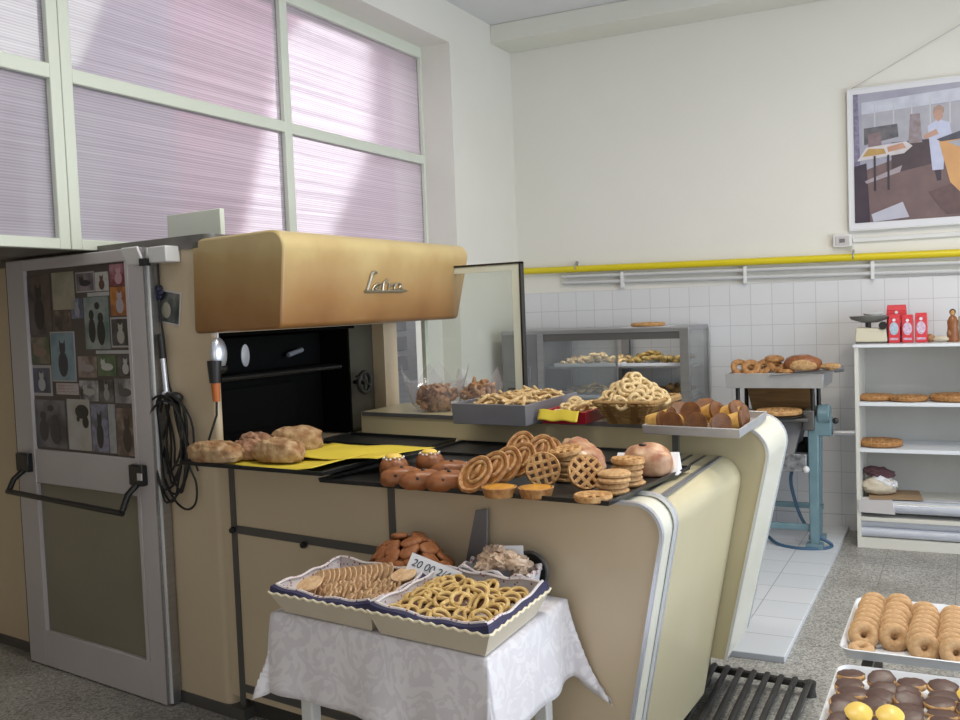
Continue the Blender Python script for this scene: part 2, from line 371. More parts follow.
def dup(root, loc, rot, label=None, group=None, sc=1.):
    r = root.copy(); COL.objects.link(r); r.location = loc; r.rotation_euler = rot; r.scale = (sc, sc, sc)
    if label: r['label'] = label
    if group: r['group'] = group
    for ch in root.children:
        c = ch.copy(); COL.objects.link(c); c.parent = r
        for g in ch.children:
            d = g.copy(); COL.objects.link(d); d.parent = c
    return r
class Proto:
    """first placement moves the original, later ones copy it"""
    def __init__(s, root): s.root = root; s.used = False
    def put(s, loc, rot=(0, 0, 0), label=None, group=None, sc=1.):
        if not s.used:
            s.used = True; r = s.root; r.location = loc; r.rotation_euler = rot; r.scale = (sc, sc, sc)
            if label: r['label'] = label
            if group: r['group'] = group
            return r
        return dup(s.root, loc, rot, label, group, sc)
def rx(a): return Matrix.Rotation(a, 4, 'X')
def ry(a): return Matrix.Rotation(a, 4, 'Y')
def rz(a): return Matrix.Rotation(a, 4, 'Z')
def face_rot(tilt, yaw, spin=0.):
    return (rz(yaw) @ rx(tilt) @ rz(spin)).to_euler()
def text_mesh(txt, size, depth=.0004, shear=0.):
    cu = bpy.data.curves.new('lettering', 'FONT'); cu.body = txt; cu.size = size; cu.extrude = depth; cu.shear = shear
    cu.align_x = 'CENTER'; cu.align_y = 'CENTER'
    o = bpy.data.objects.new('lettering', cu); COL.objects.link(o)
    me = bpy.data.meshes.new_from_object(o.evaluated_get(bpy.context.evaluated_depsgraph_get()))
    bpy.data.objects.remove(o)
    return me

def smooth(pts, n=6, closed=False):
    pts = [Vector(p) for p in pts]; N = len(pts); out = []
    for i in range(N if closed else N-1):
        p0 = pts[(i-1) % N] if closed or i > 0 else pts[i]; p1 = pts[i]; p2 = pts[(i+1) % N]; p3 = pts[(i+2) % N] if closed or i+2 < N else p2
        for k in range(n):
            t = k/n; out.append(.5*((2*p1)+(p2-p0)*t+(2*p0-5*p1+4*p2-p3)*t*t+(3*p1-p0-3*p2+p3)*t**3))
    if not closed: out.append(pts[-1])
    return out
def q2d(k, a=.37, b=.11):
    return ((k*.7548777+a) % 1, (k*.5698403+b) % 1)

# ------------------------------------------------------------------ camera
pitch, roll, yaw, H = .0534, -.0383, .4686, 1.66
fw = Vector((-math.sin(yaw)*math.cos(pitch), math.cos(yaw)*math.cos(pitch), -math.sin(pitch)))
rt = Vector((math.cos(yaw), math.sin(yaw), 0)); up = rt.cross(fw)
r2 = math.cos(roll)*rt + math.sin(roll)*up; u2 = -math.sin(roll)*rt + math.cos(roll)*up
cam = bpy.data.cameras.new('camera'); co = bpy.data.objects.new('camera', cam); COL.objects.link(co)
cam.sensor_width = 36; cam.lens = 36*965/960
mw = Matrix((r2, u2, -fw)).transposed().to_4x4(); mw.translation = (0, 0, H); co.matrix_world = mw
scene.camera = co

# ------------------------------------------------------------------ room shell
YB, XL, ZC, XR, YF = 7.165, -3.25, 3.83, 2.6, -1.8
struct('floor', MB().box(-5.4, XR, YF, YB+.1, -.1, 0), M['floor'])
wb = struct('wall_back', MB().box(-3.75, XR, YB, YB+.2, 0, ZC+.1), M['wall'])
struct('tile_cladding', MB().box(XL, XR, YB-.012, YB-.0005, 0, 1.762), M['tile'], wb)
struct('wall_left', MB().box(-3.75, XL, 6.13, YB, 0, ZC).box(-3.75, XL, YF, 6.13, 3.545, ZC).box(-3.75, -3.40, 4.75, 6.13, 0, 1.98), M['wall'])
struct('ceiling', MB().box(-3.75, XR, YF, YB+.2, ZC, ZC+.12), M['ceil'])
struct('trim_1', MB().box(XL, XR, 6.81, YB, 3.69, ZC), M['beam'], bev=.006)
# right wall with a large shop window opening, wall behind the camera
struct('wall_right', MB().box(XR, XR+.2, YF, YB, 0, .35).box(XR, XR+.2, YF, YB, 3.0, ZC).box(XR, XR+.2, YF, .2, .35, 3.0).box(XR, XR+.2, 5.6, YB, .35, 3.0), M['wall'])
struct('wall_front', MB().box(-5.4, XR+.2, YF-.2, YF, 0, ZC), M['wall'])
struct('wall_annex', MB().box(-5.55, -5.4, YF, 3.6, 0, 1.98), M['cream'])
struct('trim_2', MB().box(-5.4, -3.53, YF, 3.36, 1.985, 2.0), M['band'])          # soffit below the glazing
struct('trim_3', MB().box(-3.25, -.755, 4.432, YB-.012, 0, .03), M['ftile'], bev=.003)   # raised tiled plinth
struct('baseboard_back', MB().box(XL, -.78, YB-.024, YB-.012, .03, .11), M['tile'])

# window_1 : polycarbonate glazing in the left wall
XG = -3.515
win = tag(bpy.data.objects.new('window_1', None), kind='structure'); COL.objects.link(win); win.location = (XG, 3, 1.985)
def wpart(n, b, m): 
    o = link(n, b, m, win, origin=(XG, 3, 1.985), bev=.004 if n != 'pane' else 0); return o
d0, d1 = XG-.03, XG+.03
wpart('mullion', MB().box(d0, d1, 2.925, 2.982, 1.985, 3.55).box(d0, d1, 2.986, 3.043, 1.985, 3.55), M['alu'])
wpart('mullion', MB().box(d0, d1, 4.522, 4.590, 1.985, 3.55), M['alu'])
wpart('jamb', MB().box(d0, d1, 6.116, 6.165, 1.985, 3.55), M['alu'])
wpart('mullion', MB().box(d0, d1, 1.40, 1.47, 1.985, 3.55), M['alu'])
for (a, b) in ((YF, 2.925), (3.043, 4.522), (4.590, 6.116)):
    wpart('transom', MB().box(d0, d1, a, b, 2.713, 2.776), M['alu'])
    wpart('bottom_rail', MB().box(d0, d1, a, b, 1.985, 2.032), M['alu'])
    wpart('top_rail', MB().box(d0, d1, a, b, 3.468, 3.55), M['alu'])
    for (z0, z1) in ((2.032, 2.713), (2.776, 3.468)):
        wpart('pane', MB().box(XG-.008, XG+.004, a, b, z0, z1), M['poly'])
# space behind the glazing: pinkish wall with added glowing patches
M['annex'] = mat('grey_lilac_plaster', (.58, .54, .62), .9, c2=(.50, .47, .56), nscale=.8, namt=.9)
M['annex_pink'] = mat('pink_plaster', (.82, .42, .50), .9, c2=(.74, .44, .58), nscale=.9, namt=.8)
struct('wall_far', MB().box(-5.62, -5.5, 2.0, 5.75, 1.0, 5.4), M['annex'])
struct('wall_annex_back', MB().box(-5.62, -5.5, 5.75, 10.8, 1.0, 5.4), M['annex_pink'])
struct('glow_patch_1', MB().prism([(7.10, 4.10), (6.95, 3.5), (6.42, 2.2), (7.55, 2.2), (8.50, 3.40), (8.56, 4.50), (7.45, 4.40)], lambda a, c: Vector((-5.49, a, c)), lambda a, c: Vector((-5.47, a, c))), emit('added_glow', (1., .96, .99), 4.6))  # added glowing patch, outlined to match the bright blur behind the panes
struct('glow_patch_2', MB().prism([(3.6, 3.25), (4.84, 3.45), (5.25, 4.3), (5.3, 5.0), (3.6, 5.0)], lambda a, c: Vector((-5.49, a, c)), lambda a, c: Vector((-5.47, a, c))), emit('added_glow_green', (.90, 1., .90), 3.2))  # added greenish emitter, shaped to whiten the upper left panes
struct('glow_patch_3', MB().box(-5.49, -5.47, 4.36, 5.05, 2.1, 3.2), emit('added_glow_blue', (.86, .90, 1.), .9))  # added faint bluish emitter that lightens the lower left panes

# ------------------------------------------------------------------ oven, counters (skewed footprint)
O = Vector((-2.89, 3.043, 0)); MU = Vector((math.cos(-.1533), math.sin(-.1533), 0))
def m(u, v, w): return Vector((MU.x*u, MU.y*u+v, w))
def mw_(u, v, w): return O + m(u, v, w)
ANG = -.1533
def rnd_poly(pts, radii, n=6):
    """round the corners of a 2D polygon"""
    out = []; k = len(pts)
    for i in range(k):
        p = Vector(pts[i]); a = Vector(pts[i-1]); b = Vector(pts[(i+1) % k]); r = radii[i]
        if r <= 0: out.append(tuple(p)); continue
        da = (a-p).normalized(); db = (b-p).normalized()
        half = math.acos(max(-1, min(1, da.dot(db))))/2; d = r/math.tan(half)
        c = p+(da+db).normalized()*(r/math.sin(half)); s = p+da*d; e = p+db*d
        v1 = s-c; v2 = e-c; tot = v1.angle_signed(v2)
        for j in range(n+1):
            t = -tot*j/n; out.append((c.x+v1.x*math.cos(t)-v1.y*math.sin(t), c.y+v1.x*math.sin(t)+v1.y*math.cos(t)))
    return out

oven = thing('bakery_oven', 'large cream enamelled bakery oven with tan hood over a black mouth', 'oven', O)
UF = .148
b = MB()
low = rnd_poly([(-2.2, 0), (UF, 0), (UF, 1.4), (-2.2, 1.4)], [0, .05, 0, 0])
b.prism(low, lambda u, v: m(u, v, .05), lambda u, v: m(u, v, 1.05))
b.prism(low, lambda u, v: m(u, v, 1.60), lambda u, v: m(u, v, 1.95))
b.prism(rnd_poly([(-2.2, 0), (UF, 0), (UF, .03), (-2.2, .03)], [0, .022, 0, 0]), lambda u, v: m(u, v, 1.05), lambda u, v: m(u, v, 1.60))
b.box(-2.2, -.30, .05, 1.4, 1.05, 1.60, m).box(-.30, .16, 1.27, 1.4, 1.05, 1.60, m)
part('body', b, M['cream'], oven)
part('top_band', MB().prism(rnd_poly([(-2.2, -.012), (UF+.01, -.012), (UF+.01, 1.4), (-2.2, 1.4)], [0, .06, 0, 0]), lambda u, v: m(u, v, 1.95), lambda u, v: m(u, v, 2.005)), M['band'], oven)
part('plinth', MB().box(-2.2, .225, -.006, 1.0, 0, .05, m), M['strip'], oven)
# hood
hp = rnd_poly([(.045, 1.60), (.562, 1.612), (.604, 1.992), (.06, 1.985)], [.02, .025, .07, .01])
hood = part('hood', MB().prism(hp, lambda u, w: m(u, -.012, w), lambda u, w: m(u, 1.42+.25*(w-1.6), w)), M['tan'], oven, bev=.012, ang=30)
lb = MB()
def lg(v, w, du=.0):
    t = (w-1.612)/.38; return m(.562+t*.042+.004+du, v, w)
# badge: script letters L e i r a standing on a ground stroke
base_w = 1.752
def stroke(pts, r=.0055):
    if isinstance(r, list): lb.tube([lg(*p) for p in pts], r, 8)
    else: lb.tube(smooth([lg(*p) for p in pts], 4), r, 8)
stroke([(.545, base_w), (.86, base_w), (.905, base_w+.004)], [.006, .006, .002])
stroke([(.632, base_w+.082), (.60, base_w+.080), (.585, base_w+.05), (.562, base_w+.004)], .008)
stroke([(.60, base_w+.004), (.625, base_w+.026), (.66, base_w+.034), (.668, base_w+.024), (.64, base_w+.016), (.628, base_w+.010), (.66, base_w+.004)])
stroke([(.725, base_w+.052), (.70, base_w+.042), (.692, base_w+.034), (.687, base_w+.004)], .0065)
stroke([(.682, base_w+.030), (.715, base_w+.038)], .004)
stroke([(.735, base_w+.004), (.742, base_w+.034), (.752, base_w+.028), (.785, base_w+.034)], .006)
stroke([(.845, base_w+.030), (.81, base_w+.036), (.785, base_w+.020), (.79, base_w+.006), (.825, base_w+.010), (.843, base_w+.032), (.852, base_w+.012), (.875, base_w+.004)])
part('badge', lb, M['chrome_badge'], hood, label='metal script badge')
# mouth
part('wheel_panel', MB().box(-.30, .08, 1.03, 1.27, 1.05, 1.60, m), M['shade_panel'], oven)
part('mouth_lining', MB().box(-.295, -.27, .05, 1.03, 1.055, 1.6, m).box(-.27, UF-.002, .030, .040, 1.055, 1.6, m).box(-.27, .10, 1.015, 1.03, 1.055, 1.6, m).box(-.27, UF-.01, .05, 1.03, 1.585, 1.599, m), M['soot_shade'], oven)
od = part('oven_door', MB().box(-.13, -.09, .07, 1.01, 1.06, 1.57, m), M['burnt'], oven, bev=.006)
part('ledge', MB().box(-.12, .03, .07, 1.01, 1.385, 1.41, m), M['burnt'], od)
part('handle', MB().tube([m(.05, .10, 1.40), m(.07, .98, 1.395)], .012, 10), M['black'], od)
part('sight_glass', MB().lathe([(.001, .0), (.05, 0), (.052, .008), (.001, .012)], 20, m(-.088, .42, 1.485), ry(PI/2), sx=1.0, sy=.55), M['chrome'], od)
part('latch', MB().tube([m(-.05, .70, 1.47), m(-.04, .80, 1.49)], .012, 8), M['chrome'], od)
part('drawer_front', MB().box(-.085, -.07, .2, .78, 1.14, 1.34, m), M['burnt'], od, bev=.004)
part('hand_wheel', MB().ring(m(.17, 1.06, 1.31), .052, .011, rx(0) @ ry(PI/2), 28, 8).tube([m(.17, 1.06, 1.258), m(.17, 1.06, 1.362)], .007).tube([m(.17, .99, 1.345), m(.17, 1.10, 1.295)], .007).tube([m(.10, 1.06, 1.31), m(.18, 1.06, 1.31)], .012), M['black'], oven)

# counter
ctr = thing('sales_counter', 'long cream enamelled counter with rounded chrome edged end below the trays', 'counter', O)
PR = rnd_poly([(.15, .10), (1.935, .10), (2.128, 1.062), (.15, 1.062)], [0, 0, .085, 0], 9)
PB = rnd_poly([(.15, .10), (1.930, .10), (2.120, 1.055), (.15, 1.055)], [0, 0, .085, 0], 9)
part('front_panel', MB().prism(PR, lambda u, w: m(u, 0, w), lambda u, w: m(u, .02, w)), M['cream'], ctr)
part('body', MB().prism(PB, lambda u, w: m(u, .16, w), lambda u, w: m(u+(.035 if u > 1 else 0), .985, w)), M['cream_side'], ctr)
part('end_band', MB().prism(PB, lambda u, w: m(u, .02, w), lambda u, w: m(u, .16, w)), M['cream_pale'], ctr)
def edge_strip(prof, v0, v1, out=.006):
    """chrome strip that follows the open profile (top, nose, sloping end)"""
    bb = MB(); n = len(prof)
    nor = []
    for i in range(n):
        a = Vector(prof[max(i-1, 0)]); c = Vector(prof[min(i+1, n-1)]); t = (c-a).normalized(); nor.append(Vector((t.y, -t.x)))
    A = []
    for p, q in zip(prof, nor):
        o2 = Vector(p)+q*out; i2 = Vector(p)-q*.004
        A.append([bb.bm.verts.new(m(*x)) for x in ((i2.x, v0, i2.y), (o2.x, v0, o2.y), (o2.x, v1, o2.y), (i2.x, v1, i2.y))])
    for P, Q in zip(A, A[1:]):
        for k in range(4): bb.bm.faces.new([P[k], P[(k+1) % 4], Q[(k+1) % 4], Q[k]])
    bb.bm.faces.new(A[0]); bb.bm.faces.new(A[-1][::-1])
    return bb
endprof = PR[1:-1]          # from the foot up the slope, round the nose
endprof = endprof + [(1.90, 1.062)]
part('chrome_edge', edge_strip(endprof, -.008, .014), M['chrome'], ctr)
part('chrome_edge', edge_strip(endprof, .150, .172), M['chrome'], ctr)
part('plinth', MB().box(.2, 1.83, .06, .93, 0, .102, m), M['plinth'], ctr)
sb = lambda u0, u1, w0, w1: MB().box(u0, u1, -.006, .004, w0, w1, m)
part('trim_strip', sb(.205, .236, .07, 1.055), M['strip'], ctr)
part('trim_strip', sb(1.058, 1.088, .815, 1.055), M['strip'], ctr)
part('trim_strip', sb(.236, 1.088, .786, .818), M['strip'], ctr)
part('trim_strip', sb(.236, 1.50, .128, .16), M['strip'], ctr)
for (u, w) in ((.222, .80), (.628, .785)):
    part('knob', MB().lathe([(.001, 0), (.012, 0), (.014, .012), (.010, .02), (.001, .021)], 14, m(u, -.006, w), rx(PI/2)), M['black_plastic'], ctr)
for u in (1.895, 1.945, 2.0):
    part('slat', MB().box(u-.006, u+.006, .20, .97, 1.051, 1.0575, m), M['strip'], ctr)
part('slat', MB().box(2.050, 2.068, .18, .975, 1.050, 1.0575, m), M['steel_dull'], ctr)

rc = thing('raised_back_counter', 'raised ivory back counter with rounded nose behind the baking trays', 'counter', O)
PC = rnd_poly([(.19, .25), (2.055, .25), (2.265, 1.168), (.19, 1.168)], [0, 0, .10, 0], 9)
part('body', MB().prism(PC, lambda u, w: m(u, .99, w), lambda u, w: m(u, 1.42, w)), M['cream_side'], rc)
ep = PC[1:-1]+[(1.95, 1.168)]
part('end_band', edge_strip(ep, 1.0, 1.40, .004), M['cream_pale'], rc)
part('chrome_edge', edge_strip(ep, .986, 1.000, .007), M['chrome'], rc)
part('chrome_edge', edge_strip(ep, 1.40, 1.422, .008), M['chrome'], rc)
part('plinth', MB().box(.2, 1.90, 1.05, 1.36, 0, .252, m), M['plinth'], rc)
part('top_edge', MB().box(.2, 1.9, .984, .995, 1.150, 1.1685, m), M['steel_dull'], rc)

# glass screen on the back counter
gs = thing('glass_screen', 'upright glass screen with pale metal frame beside the oven hood', 'glass screen', mw_(.70, 1.37, 1.1685))
def gm(u, v, w): return m(u-.70, v-1.37, w-1.1685)
part('pane', MB().box(.38, .94, 1.368, 1.374, 1.19, 1.845, gm), M['glass'], gs)
part('stile', MB().box(.936, .980, 1.355, 1.385, 1.169, 1.868, gm), M['alu'], gs)
part('stile', MB().box(.36, .385, 1.355, 1.385, 1.169, 1.868, gm), M['alu'], gs)
part('top_rail', MB().box(.385, .936, 1.355, 1.385, 1.838, 1.868, gm), M['alu'], gs)
part('edge', MB().box(.980, .990, 1.35, 1.39, 1.169, 1.878, gm).box(.36, .990, 1.35, 1.39, 1.868, 1.878, gm), M['black_plastic'], gs)

# control cabinet seen behind the glass
cc = thing('control_cabinet', 'tall grey control cabinet seen through the glass behind the oven', 'cabinet', (-3.10, 5.0, 0))
part('body', MB().box(-.28, .0, -.25, .25, 0, 1.95), M['steel'], cc, bev=.006)
for z in (1.3, 1.42, 1.54, 1.66, 1.78):
    part('control_panel', MB().box(.0, .008, -.2, .12, z, z+.085), M['steel_dull'], cc, bev=.003)
    part('button', MB().lathe([(.001, 0), (.012, 0), (.012, .012), (.001, .013)], 12, (.008, -.05, z+.045), ry(PI/2)), M['black_plastic'], cc)

# white board standing on the oven roof in front of the glazing
solo('white_board', MB().box(-.19, .19, 0, .03, 0, .145, lambda x, y, z: Vector((MU.x*x, MU.y*x+y, z))), M['alu'], 'small off-white board standing on the oven roof before the window', 'board', mw_(-.27, .30, 2.006), bev=.004)

# ------------------------------------------------------------------ door leaf folded against the oven front
dr = tag(bpy.data.objects.new('door_1', None), kind='structure'); COL.objects.link(dr); dr.location = O
V0, V1 = -.075, -.022
dm = lambda u, v, w: m(u, v, w)
part('frame', MB().box(-1.285, -1.145, V0, V1, .005, 1.972, m).box(-.305, -.200, V0, V1, .005, 1.972, m).box(-1.145, -.305, V0, V1, 1.92, 1.972, m)
     .box(-1.145, -.305, V0, V1, .905, 1.068, m).box(-1.145, -.305, V0, V1, .005, .18, m), M['door_white'], dr, bev=.004)
part('glazing_bead', MB().box(-1.145, -1.125, V0-.004, V0+.02, .18, 1.92, m).box(-.325, -.305, V0-.004, V0+.02, .18, 1.92, m), M['door_white'], dr)
part('lower_panel', MB().box(-1.145, -.305, V0+.02, V0+.03, .18, .905, m), M['door_panel'], dr)
part('upper_panel', MB().box(-1.145, -.305, V0+.016, V0+.03, 1.068, 1.92, m), mat('brown_backing', (.11, .085, .075), .4, c2=(.07, .055, .05), nscale=5), dr)
part('edge_seal', MB().box(-.200, -.190, V0-.0, V1, .01, 1.972, m).box(-.184, -.178, V0+.02, V1+.012, .01, 1.97, m), M['steel'], dr)
part('edge_channel', MB().box(-.198, -.180, V0+.012, V1+.008, .012, 1.968, m), M['white_plastic'], dr)
part('hinge_seal', MB().box(-1.305, -1.285, V0+.01, V1, .01, 1.972, m), M['black_plastic'], dr)
ph = part('push_bar', MB().tube([m(-1.245, -.165, .870), m(-.325, -.165, .848)], .013, 12), M['black_plastic'], dr)
for (ua, ub, uc) in ((-1.25, -1.143, -1.245), (-.34, -.245, -.325)):
    part('mounting_block', MB().box(ua, ub, V0-.035, V0, .958, 1.048, m), M['black_plastic'], ph, bev=.006)
    part('arm', MB().tube([m((ua+ub)/2, V0-.025, .965), m(uc*.6+(ua+ub)*.2, -.14, .925), m(uc, -.165, .860)], .014, 10), M['black_plastic'], ph)
part('lock', MB().box(-.275, -.246, V0-.038, V0-.03, .985, 1.015, m), M['paper_pink'], ph)

# photographs taped to the door glass
def photo_mat(i, c1, c2, c3, sc=9):
    mm = bpy.data.materials.new('photo_print'); mm.use_nodes = True
    nt = mm.node_tree; N = nt.nodes; L = nt.links; bb = N['Principled BSDF']; bb.inputs['Roughness'].default_value = .35
    tc = N.new('ShaderNodeTexCoord'); mp = N.new('ShaderNodeMapping'); mp.inputs['Location'].default_value = (i*3.1, i*1.7, i*2.3)
    n = N.new('ShaderNodeTexNoise'); n.inputs['Scale'].default_value = sc; n.inputs['Detail'].default_value = 3
    L.new(tc.outputs['Object'], mp.inputs[0]); L.new(mp.outputs[0], n.inputs[0])
    r = N.new('ShaderNodeValToRGB'); e = r.color_ramp.elements
    e[0].position = .36; e[0].color = (*c1, 1); e[1].position = .66; e[1].color = (*c3, 1); x = e.new(.5); x.color = (*c2, 1)
    L.new(n.outputs['Fac'], r.inputs[0]); L.new(r.outputs[0], bb.inputs['Base Color']); return mm
M['border'] = mat('photo_border', (.42, .40, .40), .5)
DK = (.03, .026, .026); GR = (.16, .155, .16); WH = (.45, .44, .45); BR = (.10, .065, .05); BE = (.34, .31, .22)
photos = [  # u0,w0,u1,w1, colours, border, figure(colour, kind), label
 (-1.135, 1.617, -.932, 1.897, DK, BR, (.12, .09, .09), 0, ((.02, .015, .015), 'sit'), 'tall dark brown poster, top left of the door pictures'),
 (-.912, 1.727, -.735, 1.899, BE, (.38, .35, .26), (.30, .28, .2), 0, None, 'plain pale yellow card near the top of the door'),
 (-.903, 1.633, -.775, 1.722, DK, BR, (.24, .17, .13), 0, None, 'small brown snapshot below the pale yellow card'),
 (-.719, 1.800, -.575, 1.891, (.13, .09, .12), GR, (.28, .22, .26), .006, (DK, 'lie'), 'purple grey snapshot with white edge, tilted at the top'),
 (-.568, 1.800, -.468, 1.884, WH, (.5, .48, .46), (.3, .27, .26), 0, ((.10, .05, .035), 'sit'), 'whitish snapshot of a small brown animal near the top'),
 (-.455, 1.818, -.329, 1.912, (.16, .02, .03), (.22, .06, .07), (.42, .2, .24), 0, ((.5, .3, .34), 'sit'), 'dark red picture in the top right corner of the door'),
 (-.460, 1.689, -.327, 1.814, (.40, .14, .02), (.48, .2, .05), (.3, .1, .03), 0, ((.42, .36, .42), 'sit'), 'orange picture with a pale figure below the dark red one'),
 (-.766, 1.684, -.672, 1.776, (.08, .09, .14), (.16, .17, .24), (.3, .3, .36), 0, ((.3, .3, .36), 'sit'), 'narrow blue grey snapshot left of the large teal calendar'),
 (-.665, 1.544, -.480, 1.776, (.10, .16, .15), (.2, .24, .23), (.32, .34, .33), 0, ((.02, .02, .02), 'pair'), 'large teal calendar picture with black and white cats'),
 (-.472, 1.550, -.327, 1.682, DK, (.06, .055, .055), (.1, .09, .09), .008, ((.42, .40, .36), 'sit'), 'black portrait with thin cream inner border at the right'),
 (-1.135, 1.478, -.965, 1.603, (.07, .09, .05), (.14, .13, .08), (.26, .22, .18), 0, ((.25, .17, .13), 'lie'), 'green brown photo at the left of the door below the poster'),
 (-.955, 1.395, -.757, 1.627, (.16, .24, .30), (.22, .31, .37), (.26, .34, .4), .006, ((.035, .04, .055), 'sit'), 'blue photo of a dark sitting cat on white card'),
 (-1.135, 1.325, -.962, 1.471, (.05, .05, .08), (.09, .09, .13), (.13, .13, .18), .014, ((.42, .42, .45), 'sit'), 'white bordered photo of a white chested cat at the left'),
 (-.737, 1.416, -.590, 1.512, BR, (.2, .15, .13), (.36, .28, .25), 0, ((.32, .27, .27), 'lie'), 'brownish pet photo, left of the three below the calendar'),
 (-.583, 1.424, -.447, 1.516, (.07, .11, .05), (.10, .15, .07), (.15, .18, .10), 0, ((.5, .5, .48), 'lie'), 'green photo of a white animal on grass'),
 (-.434, 1.426, -.322, 1.518, DK, (.08, .07, .07), (.14, .12, .12), 0, ((.5, .49, .48), 'sit'), 'dark photo of a white cat at the right edge'),
 (-.737, 1.310, -.592, 1.402, DK, GR, WH, 0, ((.4, .38, .36), 'lie'), 'black and white pet snapshot above the pale drawing'),
 (-.581, 1.308, -.475, 1.408, DK, (.07, .065, .065), GR, 0, ((.3, .28, .27), 'sit'), 'dark narrow snapshot between two black and white ones'),
 (-.467, 1.306, -.325, 1.414, GR, (.28, .27, .28), WH, 0, ((.1, .09, .09), 'lie'), 'grey pet snapshot just above the lower right photo'),
 (-1.135, 1.080, -.866, 1.306, (.045, .045, .05), (.10, .10, .11), (.18, .18, .19), 0, ((.05, .045, .05), 'pair'), 'large dark grey picture in the lower left corner'),
 (-.848, 1.080, -.668, 1.315, WH, (.42, .40, .37), (.36, .34, .3), 0, ((.02, .018, .02), 'head'), 'pale sheet with a black haired head drawing'),
 (-.660, 1.080, -.535, 1.297, (.16, .16, .24), (.26, .26, .36), (.12, .11, .14), 0, ((.03, .03, .03), 'sit'), 'tall picture of a dark figure in blue grey clothes'),
 (-.528, 1.080, -.476, 1.299, (.32, .33, .35), (.38, .38, .39), (.26, .26, .28), 0, None, 'narrow pale strip left of the brown lower photo'),
 (-.468, 1.075, -.317, 1.283, BR, (.13, .09, .075), (.28, .21, .18), 0, ((.05, .035, .03), 'sit'), 'tall brown photo in the lower right corner'),
 (-.633, 1.779, -.468, 1.796, WH, (.46, .45, .46), (.4, .4, .4), 0, None, 'thin white caption strip above the teal calendar'),
 (-.592, 1.523, -.327, 1.538, WH, (.46, .45, .46), (.4, .4, .4), 0, None, 'thin white caption strip below the teal calendar'),
 (-.927, 1.335, -.746, 1.388, (.46, .40, .40), (.5, .44, .44), (.38, .3, .3), 0, None, 'white handwritten note under the blue cat photo'),
]
PV = V0+.016
def fig_polys(kind, cx, cz, w, h):
    P = []
    def ell(x, z, a, c, n=14): P.append([(cx+(x+a*math.cos(2*PI*k/n))*w, cz+(z+c*math.sin(2*PI*k/n))*h) for k in range(n)])
    def tri(*q): P.append([(cx+x*w, cz+z*h) for x, z in q])
    if kind == 'sit':
        ell(0, -.16, .21, .27); ell(0, .17, .13, .12); tri((-.13, .18), (-.04, .26), (-.12, .36)); tri((.13, .18), (.12, .36), (.04, .26))
    elif kind == 'lie':
        ell(.02, -.06, .33, .18); ell(-.2, .14, .13, .14); tri((-.31, .18), (-.22, .26), (-.3, .36)); tri((-.1, .18), (-.1, .36), (-.18, .26))
    elif kind == 'pair':
        ell(-.2, -.14, .14, .24); ell(-.2, .16, .10, .10); ell(.17, -.18, .16, .25); ell(.17, .1, .11, .10); ell(.05, .33, .1, .07)
    elif kind == 'head':
        ell(.16, .26, .3, .14); ell(.30, .06, .14, .12); ell(-.02, .12, .07, .06)
    return P
for i, (a, c, d, e, c1, c2, c3, bd, fig, lab) in enumerate(photos):
    cx, cz = (a+d)/2, (c+e)/2
    t = thing('photograph', lab, 'photo', O+m(cx, PV, cz))
    loc = lambda u, v, w: m(u-cx, v-PV, w-cz)
    k = .0006*(i % 3)
    if bd:
        part('border', MB().box(a, d, PV-.0012-k, PV, c, e, loc), M['border'], t)
    pr = part('print', MB().box(a+bd, d-bd, PV-.0022-k, PV-.0002, c+bd, e-bd, loc), photo_mat(i, c1, c2, c3, 14 if d-a < .16 else 9), t)
    if fig:
        fb = MB()
        for q, pts in enumerate(fig_polys(fig[1], cx, cz, d-a-2*bd, e-c-2*bd)):
            z = PV-.0030-k-.0001*q
            fb.prism(pts, lambda u, w, z=z: loc(u, z+.0008, w), lambda u, w, z=z: loc(u, z, w))
        part('silhouette', fb, mat('silhouette_print', fig[0], .4), pr)
    if 'note' in lab:
        hb = MB()
        for r_ in range(3):
            pts = [loc(a+.02+.014*q, PV-.0035, e-.012-.014*r_+.003*math.sin(q*2.3+r_)) for q in range(10)]
            hb.tube(pts, .0008, 5)
        part('handwriting', hb, mat('red_ink', (.3, .06, .08), .6), pr)

# emergency lamp / closer box on top of the door
bx_ = thing('wall_light', 'small white tilted spotlight box fixed above the door edge', 'light', O+m(-.085, -.0, 1.935))
wl = lambda u, v, w: m(u+.03, v, w-1.93)
part('housing', MB().box(-.09, .025, -.085, -.002, 1.895, 1.962, wl), M['white_plastic'], bx_, bev=.005)
fl = part('flap', MB().cbox(m(-.135, -.11, .0), (.11, .012, .075), rz(ANG) @ rx(R(22))), M['white_plastic'], bx_, bev=.004)
part('hinge', MB().cbox(m(-.075, -.095, -.03), (.035, .03, .03)), M['black_plastic'], bx_)

# photo with dark bow on the oven flank
t = thing('photograph', 'small photo with dark blue bow pinned on the oven beside the door', 'photo', O+m(-.128, -.003, 1.715))
fr = ry(R(9)) @ Matrix()
part('border', MB().cbox(m(.005, -.0015, .0), (.155, .002, .140), rz(ANG) @ ry(R(9))), mat('white_border', (.6, .58, .58), .5), t)
part('print', MB().cbox(m(.005, -.003, .0), (.142, .002, .127), rz(ANG) @ ry(R(9))), photo_mat(41, (.02, .025, .02), (.05, .06, .05), (.16, .15, .13), 16), t)
part('silhouette', MB().blob(m(-.01, -.004, -.012), (.03, .002, .034), rz(ANG)), mat('pale_cat_print', (.36, .33, .26), .5), t)
bw = MB()
for q in range(7):
    bw.blob(m(-.055+.022*math.cos(q*.9), -.014, .062+.022*math.sin(q*.9)), (.018, .012, .016), rz(q), .3, 2, 10, 7, q)
part('bow', bw, mat('navy_ribbon', (.012, .014, .045), .5), t)
